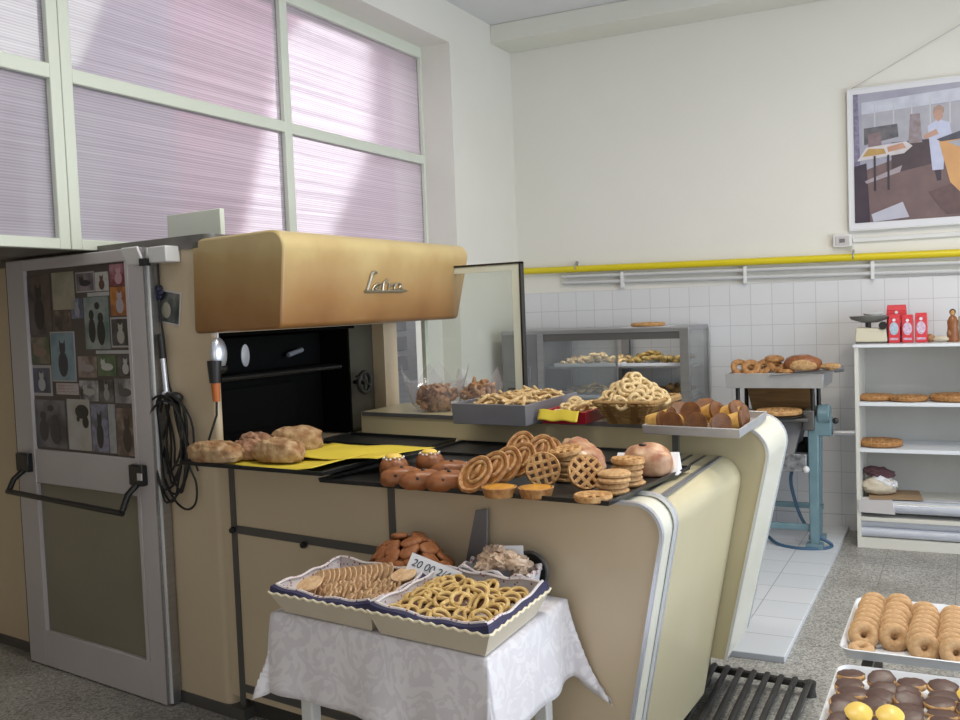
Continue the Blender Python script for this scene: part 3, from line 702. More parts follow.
# crank lever
t = thing('crank_lever', 'steel crank lever with black grip standing against the oven flank', 'lever', O+m(-.14, -.03, 1.335))
part('shaft', MB().tube([m(.002, 0, .0), m(-.006, -.004, .17)], .011, 12), M['chrome'], t)
part('grip', MB().tube([m(-.006, -.004, .165), m(-.016, -.004, .268)], [.016, .016], 14), M['black_plastic'], t)
part('hub', MB().blob(m(0, .0, 0), (.026, .022, .03)), M['chrome'], t)
# coil of cable
cb = MB(); rr = random.Random(3)
for k in range(9):
    cu, top = -.085+rr.uniform(-.05, .04), 1.345+rr.uniform(-.02, .01)
    botw = 1.06-rr.uniform(.0, .19) ; wd = .045+.009*k
    pts = []
    for j in range(26):
        a = 2*PI*j/26
        x = cu + wd*math.sin(a)*(1+.25*math.cos(a)) ; z = (top+botw)/2 + (top-botw)/2*math.cos(a)
        pts.append(m(x+.012*math.sin(3*a+k), -.022-.006*k-.008*math.cos(2*a), z))
    cb.tube(pts, .0048, 6, closed=True)
cb.tube(smooth([m(-.10, -.03, 1.32), m(-.05, -.05, 1.2), m(.0, -.04, 1.05), m(.03, -.035, .98), m(.02, -.035, .90), m(-.04, -.035, .865), m(-.12, -.035, .90), m(-.19, -.03, 1.0), m(-.20, -.03, 1.1), m(-.15, -.03, 1.22)]), .0048, 6)
cb.tube(smooth([m(-.16, -.02, 1.93), m(-.165, -.02, 1.70), m(-.15, -.02, 1.58), m(-.135, -.02, 1.40), m(-.10, -.02, 1.33)]), .0045, 6)
cb.tube(smooth([m(-.10, -.02, 1.33), m(-.03, -.02, 1.15), m(.03, -.02, 1.03)]), .0045, 6)
cb.blob(m(-.09, -.035, 1.335), (.05, .03, .025))
solo('cable_coil', cb, M['rubber'], 'coil of black cable hanging on the oven flank beside the door', 'cable', O)
# inspection lamp in the mouth of the oven
t = thing('inspection_lamp', 'hand lamp with polished hood and orange handle hanging at the oven mouth', 'lamp', O+m(.178, .0, 1.60))
part('reflector', MB().blob(m(0, .0, -.085), (.026, .042, .068), Matrix(), 0, 3, 18, 12), M['chrome'], t)
part('socket', MB().tube([m(0, -.028, -.11), m(0, -.03, -.20)], [.030, .022], 14).blob(m(0, .0, -.145), (.022, .045, .022)), M['black_plastic'], t)
part('handle', MB().tube([m(0, -.028, -.20), m(.0, -.026, -.275)], [.019, .015], 14), M['orange'], t)
part('cord', MB().tube([m(0, -.026, -.275), m(.0, -.03, -.33), m(-.02, -.06, -.42), m(-.06, -.07, -.52)], .005, 7), M['rubber'], t)
part('hook', MB().tube([m(0, .0, -.02), m(0, .0, .005)], .004, 6), M['chrome'], t)

# ------------------------------------------------------------------ trays and paper on the counter
def tray_mesh(quad, w0, h, t=.004, lip=.006, flare=.0):
    """shallow tray over a quadrilateral given by (u, v) corners, as local offsets from its centre"""
    b = MB(); c = Vector((sum(p[0] for p in quad)/4, sum(p[1] for p in quad)/4))
    def q(p, k, z): d = Vector(p)-c; L = d.length; d2 = d*(1+k/L); u, v = c+d2; return m(u-c.x, v-c.y, z)
    b.hexa([q(p, -flare, 0) for p in quad]+[q(p, -flare, t) for p in quad])
    for i in range(4):
        a, e = quad[i], quad[(i+1) % 4]
        b.hexa([q(a, -flare, 0), q(e, -flare, 0), q(e, -flare-t*1.5, t*.5), q(a, -flare-t*1.5, t*.5), q(a, lip, h), q(e, lip, h), q(e, -t, h), q(a, -t, h)])
    return b, c
def tray(name, quad, w0, h, mt, label, cat='tray', **k):
    b, c = tray_mesh(quad, w0, h, **k)
    return solo(name, b, mt, label, cat, mw_(c.x, c.y, w0), bev=.0015)
tray('baking_tray', [(.20, .08), (.83, .06), (.84, .88), (.20, .88)], 1.0645, .018, M['tray_black'], 'black baking tray lying deepest on the counter by the oven mouth')
tray('baking_tray', [(.165, -.235), (.90, -.20), (.93, .40), (.165, .42)], 1.100, .016, M['tray_black'], 'black baking tray under the yellow paper and floury loaves')
tray('baking_tray', [(.885, .53), (1.86, .60), (1.86, .90), (.885, .86)], 1.0645, .014, M['tray_black'], 'narrow black baking tray behind the large one, mostly empty')
tray('baking_tray', [(.845, -.15), (1.968, -.078), (2.04, .59), (.905, .52)], 1.0835-.019+.0015, .016, M['tray_black'], 'large black baking tray full of buns and tarts along the counter')
ZB = 1.0705   # inside of the large tray
def sheet(pts_n, fn, name, mt, label, loc, nx=14, ny=10):
    b = MB(); g = [[b.bm.verts.new(fn(i/nx, j/ny)) for j in range(ny+1)] for i in range(nx+1)]
    for i in range(nx):
        for j in range(ny): b.bm.faces.new([g[i][j], g[i+1][j], g[i+1][j+1], g[i][j+1]])
    o = solo(name, b, mt, label, 'paper', loc)
    s = o.modifiers.new('thickness', 'SOLIDIFY'); s.thickness = .0012; return o
sheet(0, lambda s, t: m(-.33+.66*s+.02*t, -.28+.56*t, .006+.003*math.sin(7*s+3*t)+(.012*max(0, s-.85)/.15)), 'baking_paper', M['paper_yellow'], 'yellow baking paper under the floury loaves at the oven mouth', mw_(.52, .085, 1.1045))
sheet(0, lambda s, t: m(-.24+.50*s+.05*t, -.17+.34*t+.06*s, .003+.004*math.sin(9*s-4*t)+.02*max(0, s-.7)), 'baking_paper', M['paper_yellow'], 'loose yellow paper whose corner points towards the custard buns', mw_(.74, .13, 1.122))

# floury loaves
def loaf(name, u, v, sz, yaw_, label, seed, z=1.116, mt='loaf'):
    t = thing(name, label, 'bread', mw_(u, v, z), (0, 0, ANG+yaw_))
    lx, ly, lz = sz
    b = MB().blob((0, 0, lz*.42), (lx, ly, lz*.58), None, .10, 3.2, 56, 34, seed, flatz=-lz*.40, pw=.78)
    for v_ in b.bm.verts:      # rough torn crease along the top
        if v_.co.z > lz*.3:
            v_.co.z += .006*noise.noise(v_.co*38+Vector((seed, 0, 0)))-.010*math.exp(-((v_.co.y-.012*math.sin(v_.co.x*30+seed))/.009)**2)
    part('crust', b, M[mt], t)
    return t
loaf('bread_loaf', .325, -.185, (.125, .062, .078), .10, 'floury loaf at the left front corner of the yellow paper', 1)
loaf('bread_loaf', .405, -.085, (.080, .05, .074), -.35, 'small reddish loaf wedged second from the left', 5, mt='loaf_red')
loaf('bread_loaf', .345, .030, (.08, .055, .085), -.2, 'reddish loaf behind, touching the second from the left', 9, mt='loaf_red')
loaf('bread_loaf', .585, -.085, (.105, .058, .088), .22, 'pale floury loaf in front on the yellow paper', 13)
loaf('bread_loaf', .475, .145, (.105, .055, .100), .62, 'pale floury loaf at the back of the yellow paper by the oven mouth', 21)

# buns
def bun(label, u, v, cream):
    t = thing('custard_bun' if cream else 'holed_bun', label, 'bun', mw_(u, v, ZB))
    return t
for (u, v, lab) in ((1.065, .035, 'round glossy bun topped with custard, left of the two'), (1.14, .175, 'round glossy bun topped with custard, right of the two')):
    t = bun(lab, u, v, True)
    part('crust', MB().blob((0, 0, .030), (.052, .052, .045), None, .06, 2, 24, 14, u, flatz=-.03, pw=.9), M['bun'], t)
    part('custard', MB().blob((0, 0, .072), (.030, .030, .012), None, .12, 3, 18, 10, v), M['curd'], t)
    b = MB()
    for k in range(14):
        a = k*.45; b.blob((.036*math.cos(a), .036*math.sin(a), .068+.003*math.sin(5*a)), (.005, .005, .004), None, 0, 1, 6, 5)
    part('sugar_rim', b, M['icing'], t)
for (u, v, yw, lab) in ((1.185, -.085, .55, 'long brown bun front left below the custard buns'), (1.285, -.100, .65, 'long brown bun, middle one along the tray front edge'),
                        (1.385, -.085, .6, 'long brown bun, right one along the tray front edge, with a hole'), (1.29, .09, .6, 'long brown bun behind, beside the oval pastries')):
    t = thing('holed_bun', lab, 'bun', mw_(u, v, ZB), (0, 0, yw))
    part('crust', MB().blob((0, 0, .026), (.078, .044, .038), None, .08, 2, 26, 14, u*9, flatz=-.026, pw=.9), M['bun'], t)
    b = MB()
    for (x, y, z) in ((.030, -.030, .046), (-.022, -.036, .040), (.0, -.012, .063)): b.blob((x, y, z), (.007, .007, .006), None, 0, 1, 8, 6)
    part('hole_marks', b, M['near_black'], t)  # dark blobs standing in for the shaded holes in the crust
# scattered sugar crumbs on the tray
b = MB()
for k in range(26):
    b.blob((random.uniform(-.16, .16), random.uniform(-.09, .1), .003), (.004, .003, .003), None, .3, 3, 6, 5, k)
tag(link('sugar_crumbs', b, M['icing']), kind='stuff').location = mw_(1.21, .32, ZB)
bpy.data.objects['sugar_crumbs']['label'] = 'white sugar crumbs scattered behind the custard buns'; bpy.data.objects['sugar_crumbs']['category'] = 'crumbs'

# oval flaky pastries leaning in a heap
def make_oval():
    t = thing('flaky_pastry', 'oval', 'pastry')
    part('shell', MB().lathe([(.001, 0), (.054, 0), (.067, .008), (.070, .017), (.064, .024), (.056, .021), (.051, .012), (.001, .009)], 34, sy=.72, wob=.06), M['crust'], t)
    part('glaze', MB().lathe([(.001, .009), (.054, .011), (.053, .014), (.001, .015)], 28, sy=.72), mat('brown_glaze', (.22, .075, .02), .25, c2=(.40, .18, .05), nscale=60), t)
    b = MB()
    b.tube([(.008+.038*math.cos(a), .024*math.sin(a), .015+.003*math.sin(2*a)) for a in [2*PI*q/22 for q in range(22)]], .0062, 8, closed=True)
    b.tube([(-.022, .004, .015), (.0, -.003, .020), (.022, .001, .021), (.034, .004, .016)], [.004, .008, .008, .004], 8)
    part('flaky_layers', b, M['puff'], t)
    return Proto(t)
oval = make_oval()
OV = [  # u, v, z-centre, tilt, yaw, spin
 (1.495, -.080, .052, 54, -12, 62, 'oval flaky pastry at the front left of the heap'), (1.525, -.015, .060, 56, -10, 58, 'second oval flaky pastry from the front of the heap'),
 (1.545, .050, .066, 57, -6, 66, 'third oval flaky pastry from the front of the heap'), (1.57, .115, .072, 58, -8, 60, 'fourth oval flaky pastry from the front of the heap'),
 (1.545, .17, .100, 52, -4, 75, 'topmost oval flaky pastry of the heap'), (1.61, .19, .088, 60, 4, 62, 'oval flaky pastry right behind the standing lattice tart'),
 (1.60, .27, .075, 40, 10, 55, 'oval flaky pastry at the back of the heap')]
for (u, v, z, ti, yw, sp, lab) in OV:
    oval.put(mw_(u, v, ZB+z), face_rot(R(ti), R(21+yw), R(sp)), lab, 'oval flaky pastries heaped on the black tray')

# round lattice tarts
def lattice_tart(rad, hh, crust, jam, name='lattice_tart', nl=3):
    t = thing(name, 'tart', 'tart')
    part('crust', MB().lathe([(.001, 0), (rad*.88, 0), (rad*.98, hh*.25), (rad, hh*.8), (rad*.94, hh*1.15), (rad*.84, hh*1.02), (rad*.80, hh*.72), (.001, hh*.66)], 36, wob=.03), crust, t)
    part('jam', MB().lathe([(.001, hh*.66), (rad*.80, hh*.66), (rad*.80, hh*.76), (.001, hh*.80)], 28), jam, t)
    b = MB()
    for k in range(nl):
        y = (k-(nl-1)/2)*rad*1.25/nl; L = rad*.9*math.sqrt(max(.05, 1-(y/(rad*.95))**2))
        b.tube([(-L, y, hh*.95), (0, y, hh*1.12), (L, y, hh*.95)], rad*(.115 if nl == 3 else .34/nl), 8, flat=.6)
        b.tube([(y, -L, hh*.95), (y, 0, hh*1.12), (y, L, hh*.95)], rad*(.115 if nl == 3 else .34/nl), 8, flat=.6)
    part('lattice', b, crust, t)
    return Proto(t)
lat = lattice_tart(.058, .018, M['crust_pale'], M['jam'])
lat.put(mw_(1.672, .085, ZB+.056), face_rot(R(74), R(18), R(14)), 'round lattice tart standing on edge beside the oval pastries')
lat.put(mw_(1.825, .085, ZB+.056), face_rot(R(66), R(35), R(40)), 'round lattice tart leaning on the stacks of biscuits')
lat.put(mw_(1.905, -.045, ZB), (0, 0, .4), 'round lattice tart lying flat at the tray front right corner', sc=1.02)
def custard_tart():
    t = thing('custard_tart', 'tart', 'tart')
    part('pastry_case', MB().lathe([(.001, 0), (.046, 0), (.054, .024), (.056, .030), (.051, .031), (.049, .027), (.001, .025)], 48, flute=16, fl=.0008), M['crust'], t)
    part('filling', MB().lathe([(.001, .022), (.050, .026), (.047, .031), (.03, .035), (.001, .036)], 24, wob=.05), M['tart_yellow'], t)
    return Proto(t)
ct = custard_tart()
ct.put(mw_(1.595, -.105, ZB), (0, 0, 0), 'custard filled fluted tart at the tray edge, left of the two')
ct.put(mw_(1.712, -.065, ZB), (0, 0, .6), 'custard filled fluted tart at the tray edge, right of the two')
# stacks of thick round biscuits
def biscuit_proto():
    return Proto(solo('round_biscuit', MB().lathe([(.001, 0), (.044, 0), (.051, .004), (.052, .010), (.046, .016), (.02, .0185), (.001, .0185)], 30, wob=.05), M['biscuit'], 'b', 'biscuit'))
bp_ = biscuit_proto()
ORD = ['bottom', 'second', 'third', 'fourth', 'fifth', 'sixth', 'seventh']
def stack(u, v, n, where, hstep=.0175, lattop=False):
    for k in range(n):
        nm = 'topmost' if k == n-1 else ('bottom' if k == 0 else ORD[k]+' from the bottom')
        bp_.put(mw_(u+random.uniform(-.006, .006), v+random.uniform(-.005, .005), ZB+k*hstep+.0005), (random.uniform(-.03, .03), random.uniform(-.03, .03), random.uniform(0, 6)),
                'thick round biscuit, %s %s' % (nm, where), 'stacked round biscuits on the black tray')
stack(1.715, .215, 5, 'in the stack behind the standing lattice tart')
stack(1.925, .085, 4, 'in the stack beside the leaning lattice tart')
stack(1.930, .215, 4, 'in the stack nearest the filled loaf')
lat.put(mw_(1.932, .215, ZB+4*.0175+.002), (0, .03, 1.1), 'lattice tart lying on top of the stack nearest the filled loaf', sc=.95)
lat.put(mw_(1.705, .21, ZB+5*.0175+.004), (.12, -.16, .3), 'lattice tart tilted on top of the stack behind the standing one', sc=.95)
# filled loaves at the back of the tray
t = thing('filled_loaf', 'browned filled loaf in white paper at the tray back corner', 'bread', mw_(1.935, .425, ZB), (0, 0, ANG+.2))
part('crust', MB().blob((0, 0, .042), (.085, .062, .066), None, .10, 2.0, 48, 30, 31, flatz=-.040, pw=.85), M['meat'], t)
part('dark_spot', MB().blob((-.012, -.022, .105), (.014, .010, .006), None, .2, 3, 12, 8, 3), M['near_black'], t)
part('paper', MB().hexa([(-.13, .0, .002), (.10, -.0, .002), (.10, .075, .002), (-.13, .075, .002), (-.125, .066, .062), (.092, .066, .070), (.092, .071, .070), (-.125, .071, .062)]), M['paper_white'], t)
t = thing('filled_loaf', 'long browned filled loaf behind the lattice tarts', 'bread', mw_(1.69, .40, ZB), (0, 0, ANG-.55))
part('crust', MB().blob((0, 0, .046), (.13, .055, .062), ry(.22), .16, 2.4, 34, 20, 47, flatz=-.040, pw=.9), M['meat'], t)
part('pale_end', MB().blob((.06, -.045, .040), (.07, .035, .042), None, .2, 2.5, 20, 12, 4), M['pale'], t)

# ------------------------------------------------------------------ things on the raised back counter
ZL = 1.1687
# cellophane wrapped heaps
def cello(u, v, r0, r1, h, seed, label, nb):
    t = thing('cellophane_bag', label, 'bag', mw_(u, v, ZL))
    rr = random.Random(seed); b = MB(); rings = []
    prof = [(r0*.75, .001), (r0, .03), (r1*.95, h*.42), (r1*1.02, h*.6), (r1*1.12, h)]
    for i, (r_, z) in enumerate(prof):
        ring = []
        for k in range(28):
            a = 2*PI*k/28; peak = (1 if k % 7 == 0 else (.45 if k % 7 in (1, 6) else .0))
            zz = z if i < 4 else h*(.62+.42*peak+.06*rr.random())
            rad = r_*(1+.05*math.sin(k*2.7+i))*(1.12 if i == 4 and peak == 1 else 1)
            ring.append(b.bm.verts.new((rad*math.cos(a+seed), rad*math.sin(a+seed)*.85, zz)))
        rings.append(ring)
    for A, B in zip(rings, rings[1:]):
        for k in range(28): b.bm.faces.new([A[k], A[(k+1) % 28], B[(k+1) % 28], B[k]])
    part('wrapping', b, M['cello'], t)
    return t
CU = [(.58, 1.13, .115, .145, .225, .3, 'clear cellophane bag of brown fried pastries beside the oven'), (.80, 1.215, .095, .11, .20, 1.1, 'second clear cellophane bag of brown pastries behind the grey tub')]
fp = Proto(solo('fried_pastry', MB().blob((0, 0, 0), (.036, .018, .012), None, .5, 3, 16, 9, 2), M['brownbit'], 'x', 'pastry'))
fp2 = Proto(solo('fried_pastry', MB().tube([(.02*math.cos(a)*(1+.2*math.sin(3*a)), .024*math.sin(a), .006*math.sin(2*a)) for a in [q*.45 for q in range(12)]], .008, 7), M['brownbit'], 'x', 'pastry'))
for (u, v, r0, r1, h, sd, lab) in CU:
    cello(u, v, r0, r1, h, sd, lab, 30)
    near = 'beside the oven' if u < .7 else 'behind the grey tub'
    for k in range(54):
        z = .02+.095*(k/54)*(1 if u < .7 else 1.15); rmax = (r0*.66+.25*z)*math.sqrt(max(.15, 1-max(0, z-.07)/.07))
        a = k*2.4; q = rmax*math.sqrt((k*7 % 13)/13+.08)
        (fp if k % 2 else fp2).put(mw_(u, v, ZL)+Vector((q*math.cos(a), q*math.sin(a)*.85, z)), (random.uniform(-1.3, 1.3), random.uniform(-1.3, 1.3), random.uniform(0, 6)),
               'small brown fried pastry inside the cellophane bag '+near, 'fried pastries in the cellophane bag '+near)

# grey tub of breadsticks
def open_tub(quad, h, mt, name, label, loc_w, flare=.01, t=.006):
    b, c = tray_mesh(quad, 0, h, t=t, lip=flare, flare=0.)
    return solo(name, b, mt, label, 'tray', mw_(c.x, c.y, loc_w), bev=.002)
open_tub([(.92, .735), (1.282, .75), (1.282, 1.325), (.92, 1.325)], .088, M['tubgrey'], 'pastry_tub', 'deep grey tub full of breadsticks overhanging the back counter', ZL)
sp_ = Proto(solo('breadstick', MB().tube([(-.045, 0, 0), (-.04, .001, 0), (-.015, .003, .001), (.015, .001, 0), (.04, -.002, 0), (.045, -.002, 0)], [.004, .0075, .0085, .0085, .0075, .004], 8), M['stick'], 'x', 'breadstick'))
for k in range(130):
    a_, b_ = q2d(k); u = .965+.265*a_; v = .83+.45*b_; lay = k % 3
    hump = .016*math.exp(-((u-1.10)/.1)**2)
    sp_.put(mw_(u, v, ZL+.055+.014*lay+hump), (random.uniform(-.1, .1), random.choice((-1, 1))*random.uniform(.0, .55 if lay else .2), random.uniform(0, PI)), 'short pale breadstick in the deep grey tub', 'breadsticks in the grey tub', 1.05)
# red tray with ring biscuits and yellow paper
open_tub([(1.315, .86), (1.505, .89), (1.505, 1.20), (1.315, 1.19)], .052, M['red_plastic'], 'red_basket', 'red plastic basket of ring biscuits lined with yellow paper', ZL, flare=.022, t=.004)
sheet(0, lambda s, t: m(-.095+.19*s, -.02-.045*(max(0, t-.4))+.09*(max(0, .4-t)), (.061-.042*max(0, t-.4)/.6)+.003*math.sin(12*s)-.02*max(0, .4-t)), 'baking_paper', M['paper_yellow'], 'yellow paper folded over the front of the red basket', mw_(1.40, .868, ZL))
def ring_proto(Rr, r, name, mt):
    return Proto(solo(name, MB().ring((0, 0, 0), Rr, r, None, 22, 9, 1.0), mt, 'x', 'biscuit'))
rb = ring_proto(.021, .0085, 'ring_biscuit', M['ring'])
for k in range(26):
    rb.put(mw_(1.335+.15*q2d(k)[0], .915+.24*q2d(k)[1], ZL+.040+.012*(k % 3)), (random.uniform(-.7, .7), random.uniform(-.7, .7), 0), 'pale ring biscuit lying in the red basket', 'ring biscuits in the red basket', 1.05)
for k in range(8):
    sp_.put(mw_(random.uniform(1.36, 1.47), random.uniform(.93, 1.14), ZL+.068), (0, random.uniform(-.2, .2), random.uniform(0, PI)), 'pale breadstick among the rings in the red basket', 'breadsticks in the red basket', .8)
# wicker basket heaped with rings
BQ0 = [(1.595, .925), (1.755, .955), (1.775, 1.19), (1.595, 1.17)]; BQ1 = [(1.548, .875), (1.800, .915), (1.83, 1.245), (1.540, 1.215)]
bc = Vector((1.68, 1.065)); wk = thing('wicker_basket', 'wicker basket heaped high with pale ring biscuits', 'basket', mw_(bc.x, bc.y, ZL))
def lerpq(t): return [tuple(Vector(a).lerp(Vector(c), t)) for a, c in zip(BQ0, BQ1)]
b = MB(); HB = .092
def rounded_loop(q, z, ph=0., amp=.003):
    pts = []; rp = rnd_poly(q, [.03]*4, 4)
    n = len(rp); dense = []
    for i in range(n):
        a = Vector(rp[i]); c = Vector(rp[(i+1) % n]); L = max(1, int((c-a).length/.014))
        for j in range(L): dense.append(a.lerp(c, j/L))
    for i, p in enumerate(dense):
        d = (p-bc).normalized(); p2 = p+d*(amp*(1 if (i+int(ph)) % 2 else -1)); pts.append(m(p2.x-bc.x, p2.y-bc.y, z))
    return pts
for k in range(9):
    b.tube(rounded_loop(lerpq(k/8), .006+HB*k/9, k), .0052, 6, closed=True)
b.hexa([m(p[0]-bc.x, p[1]-bc.y, .001) for p in BQ0]+[m(p[0]-bc.x, p[1]-bc.y, .006) for p in BQ0])
part('woven_wall', b, M['wicker'], wk)
b = MB(); b.tube(rounded_loop(lerpq(1.03), HB, 0, .002), .0095, 8, closed=True); b.tube(rounded_loop(lerpq(1.06), HB-.010, 1, .002), .006, 8, closed=True)
part('rim', b, M['wicker'], wk)
for f in (.22, .72):
    b = MB()
    p0 = Vector(BQ0[0]).lerp(Vector(BQ0[1]), f); p1 = Vector(BQ1[0]).lerp(Vector(BQ1[1]), f)
    b.hexa([m(p0.x-.014-bc.x, p0.y-.010-bc.y, .002), m(p0.x+.014-bc.x, p0.y-.010-bc.y, .002), m(p0.x+.014-bc.x, p0.y-.004-bc.y, .002), m(p0.x-.014-bc.x, p0.y-.004-bc.y, .002),
            m(p1.x-.014-bc.x, p1.y-.014-bc.y, HB), m(p1.x+.014-bc.x, p1.y-.014-bc.y, HB), m(p1.x+.014-bc.x, p1.y-.008-bc.y, HB), m(p1.x-.014-bc.x, p1.y-.008-bc.y, HB)])
    part('strap', b, M['wicker_dark'], wk)
for lay in range(7):
    z = ZL+.084+lay*.0152; f = 1-(lay/6.9)**1.15
    n = max(1, int(36*f*f+2))
    for k in range(n):
        a = 2.39996*k+lay*1.1; q = math.sqrt((k+.5)/n)
        u = 1.672+(.146*f)*q*math.cos(a); v = 1.06+(.170*f)*q*math.sin(a)
        ti = random.uniform(30, 85) if q > .45 else random.uniform(-50, 70)
        rb.put(mw_(u, v, z+random.uniform(-.004, .004)), face_rot(R(ti), R(21+random.uniform(-40, 40)), 0), 'pale ring biscuit in the heap on the wicker basket', 'ring biscuits heaped on the wicker basket', 1.0)
# aluminium tray with browned cakes
open_tub([(1.825, .71), (2.198, .705), (2.190, 1.255), (1.825, 1.27)], .034, M['alutray'], 'aluminium_tray', 'aluminium tray of browned cakes overhanging the rounded nose of the back counter', ZL, flare=.006)
def cake():
    t = thing('small_cake', 'x', 'cake')
    part('sponge', MB().lathe([(.001, -.05), (.028, -.05), (.038, .010), (.039, .016), (.001, .016)], 24), M['cake_yellow'], t)
    part('browned_top', MB().lathe([(.0385, .006), (.0415, .013), (.0405, .018), (.036, .017), (.001, .016)], 26), M['cake_brown'], t, ang=28)
    return Proto(t)
ck = cake()
CK = [(1.870, .78, 84, 78, -.004, 'at the left front corner of the aluminium tray'), (1.93, .775, 86, -8, -.004, 'second from the left in the front row'), (2.025, .775, 86, 2, -.004, 'third from the left in the front row'),
      (2.110, .78, 84, 30, -.004, 'fourth in the front row'), (2.160, .86, 82, 95, -.004, 'at the right front corner of the tray'), (1.985, .835, 80, 0, .028, 'upper left, resting on the front row'),
      (2.065, .86, 76, 70, .028, 'in the middle, resting on the front row'), (2.125, .90, 72, 85, .022, 'upper right, resting on the front row'), (1.875, .90, 80, 80, -.004, 'behind the left corner'), (1.95, .93, 40, 0, .008, 'in the middle behind'),
      (2.05, .98, 55, 60, .012, 'behind the middle one'), (2.14, 1.02, 80, 80, .0, 'at the right side of the second row'), (1.88, 1.05, 50, 30, .002, 'far back at the left'), (1.98, 1.08, 30, 10, .02, 'far back in the middle'), (2.1, 1.12, 50, 50, .006, 'far back at the right')]
for (u, v, ti, yw, z, lab) in CK:
    ck.put(mw_(u, v, ZL+.045+z), face_rot(R(ti), R(yw), 0), 'yellow cake with dark browned top, '+lab, 'browned cakes on the aluminium tray', .94)
solo('tray_support', MB().box(-.012, .012, -.012, .012, 0, .105, lambda x, y, z: Vector((x, y, z))), M['strip'], 'short dark post holding the aluminium tray above the counter', 'support', mw_(1.90, .90, 1.0605))

# ------------------------------------------------------------------ small table with cloth in front of the counter
TU0, TU1, TV0, TV1, TZ = .995, 1.80, -.60, -.045, .758
tc_ = ((TU0+TU1)/2, (TV0+TV1)/2)
tb = thing('side_table', 'small white table hidden under the damask cloth', 'table', mw_(tc_[0], tc_[1], 0))
tl = lambda u, v, w: m(u-tc_[0], v-tc_[1], w)
part('tabletop', MB().box(TU0+.004, TU1-.004, TV0+.004, TV1-.004, TZ-.03, TZ-.003, tl), M['white_plastic'], tb, bev=.004)
for (u, v) in ((TU0+.09, TV0+.07), (TU1-.07, TV0+.07), (TU0+.09, TV1-.06), (TU1-.07, TV1-.06)):
    part('leg', MB().box(u-.024, u+.024, v-.024, v+.024, 0, TZ-.03, tl), M['white_plastic'], tb, bev=.006)
# the cloth
b = MB(); L = .25; NU, NV = 64, 56
grid = []
for i in range(NU+1):
    row = []
    for j in range(NV+1):
        s = TU0-L+(TU1-TU0+2*L)*i/NU; t = TV0-L+(TV1-TV0+2*L)*j/NV
        cs, ct_ = min(max(s, TU0), TU1), min(max(t, TV0), TV1)
        ds, dt = s-cs, t-ct_
        ab = abs(ds)+abs(dt)
        if ab < 1e-6:
            z = TZ+.0008+.0012*noise.noise(Vector((s*9, t*9, 0))); u, v = s, t
        else:
            both = min(abs(ds), abs(dt))/L
            d = math.hypot(ds, dt); d = max(abs(ds), abs(dt))+(.36 if (s > TU1 and t > TV1) else .10)*min(abs(ds), abs(dt))
            along = s if abs(dt) > abs(ds) else t
            k = d/L
            fold = (.012*math.sin(along*19)+.010*math.sin(along*31+1.3))*k
            out = .022*k**.6+fold*.6+.045*both*k
            n2 = Vector((ds, dt)).normalized()
            u, v = cs+n2.x*out, ct_+n2.y*out
            if t > TV1: v = min(v, -.012)     # the counter stands right behind
            if s > TU1 and t > TV1: u += .055*both*k
            z = TZ+.001-d*.985+.006*k
            if d < .02: z = TZ+.001-d*.6
        row.append(b.bm.verts.new(tl(u, v, z)))
    grid.append(row)
for i in range(NU):
    for j in range(NV): b.bm.faces.new([grid[i][j], grid[i+1][j], grid[i+1][j+1], grid[i][j+1]])
cl = solo('tablecloth', b, M['cloth'], 'white damask cloth draped over the small table, hanging in points', 'tablecloth', mw_(tc_[0], tc_[1], 0), ang=75)
sd = cl.modifiers.new('thickness', 'SOLIDIFY'); sd.thickness = .0015; sd.offset = -1
ZT = TZ+.0035
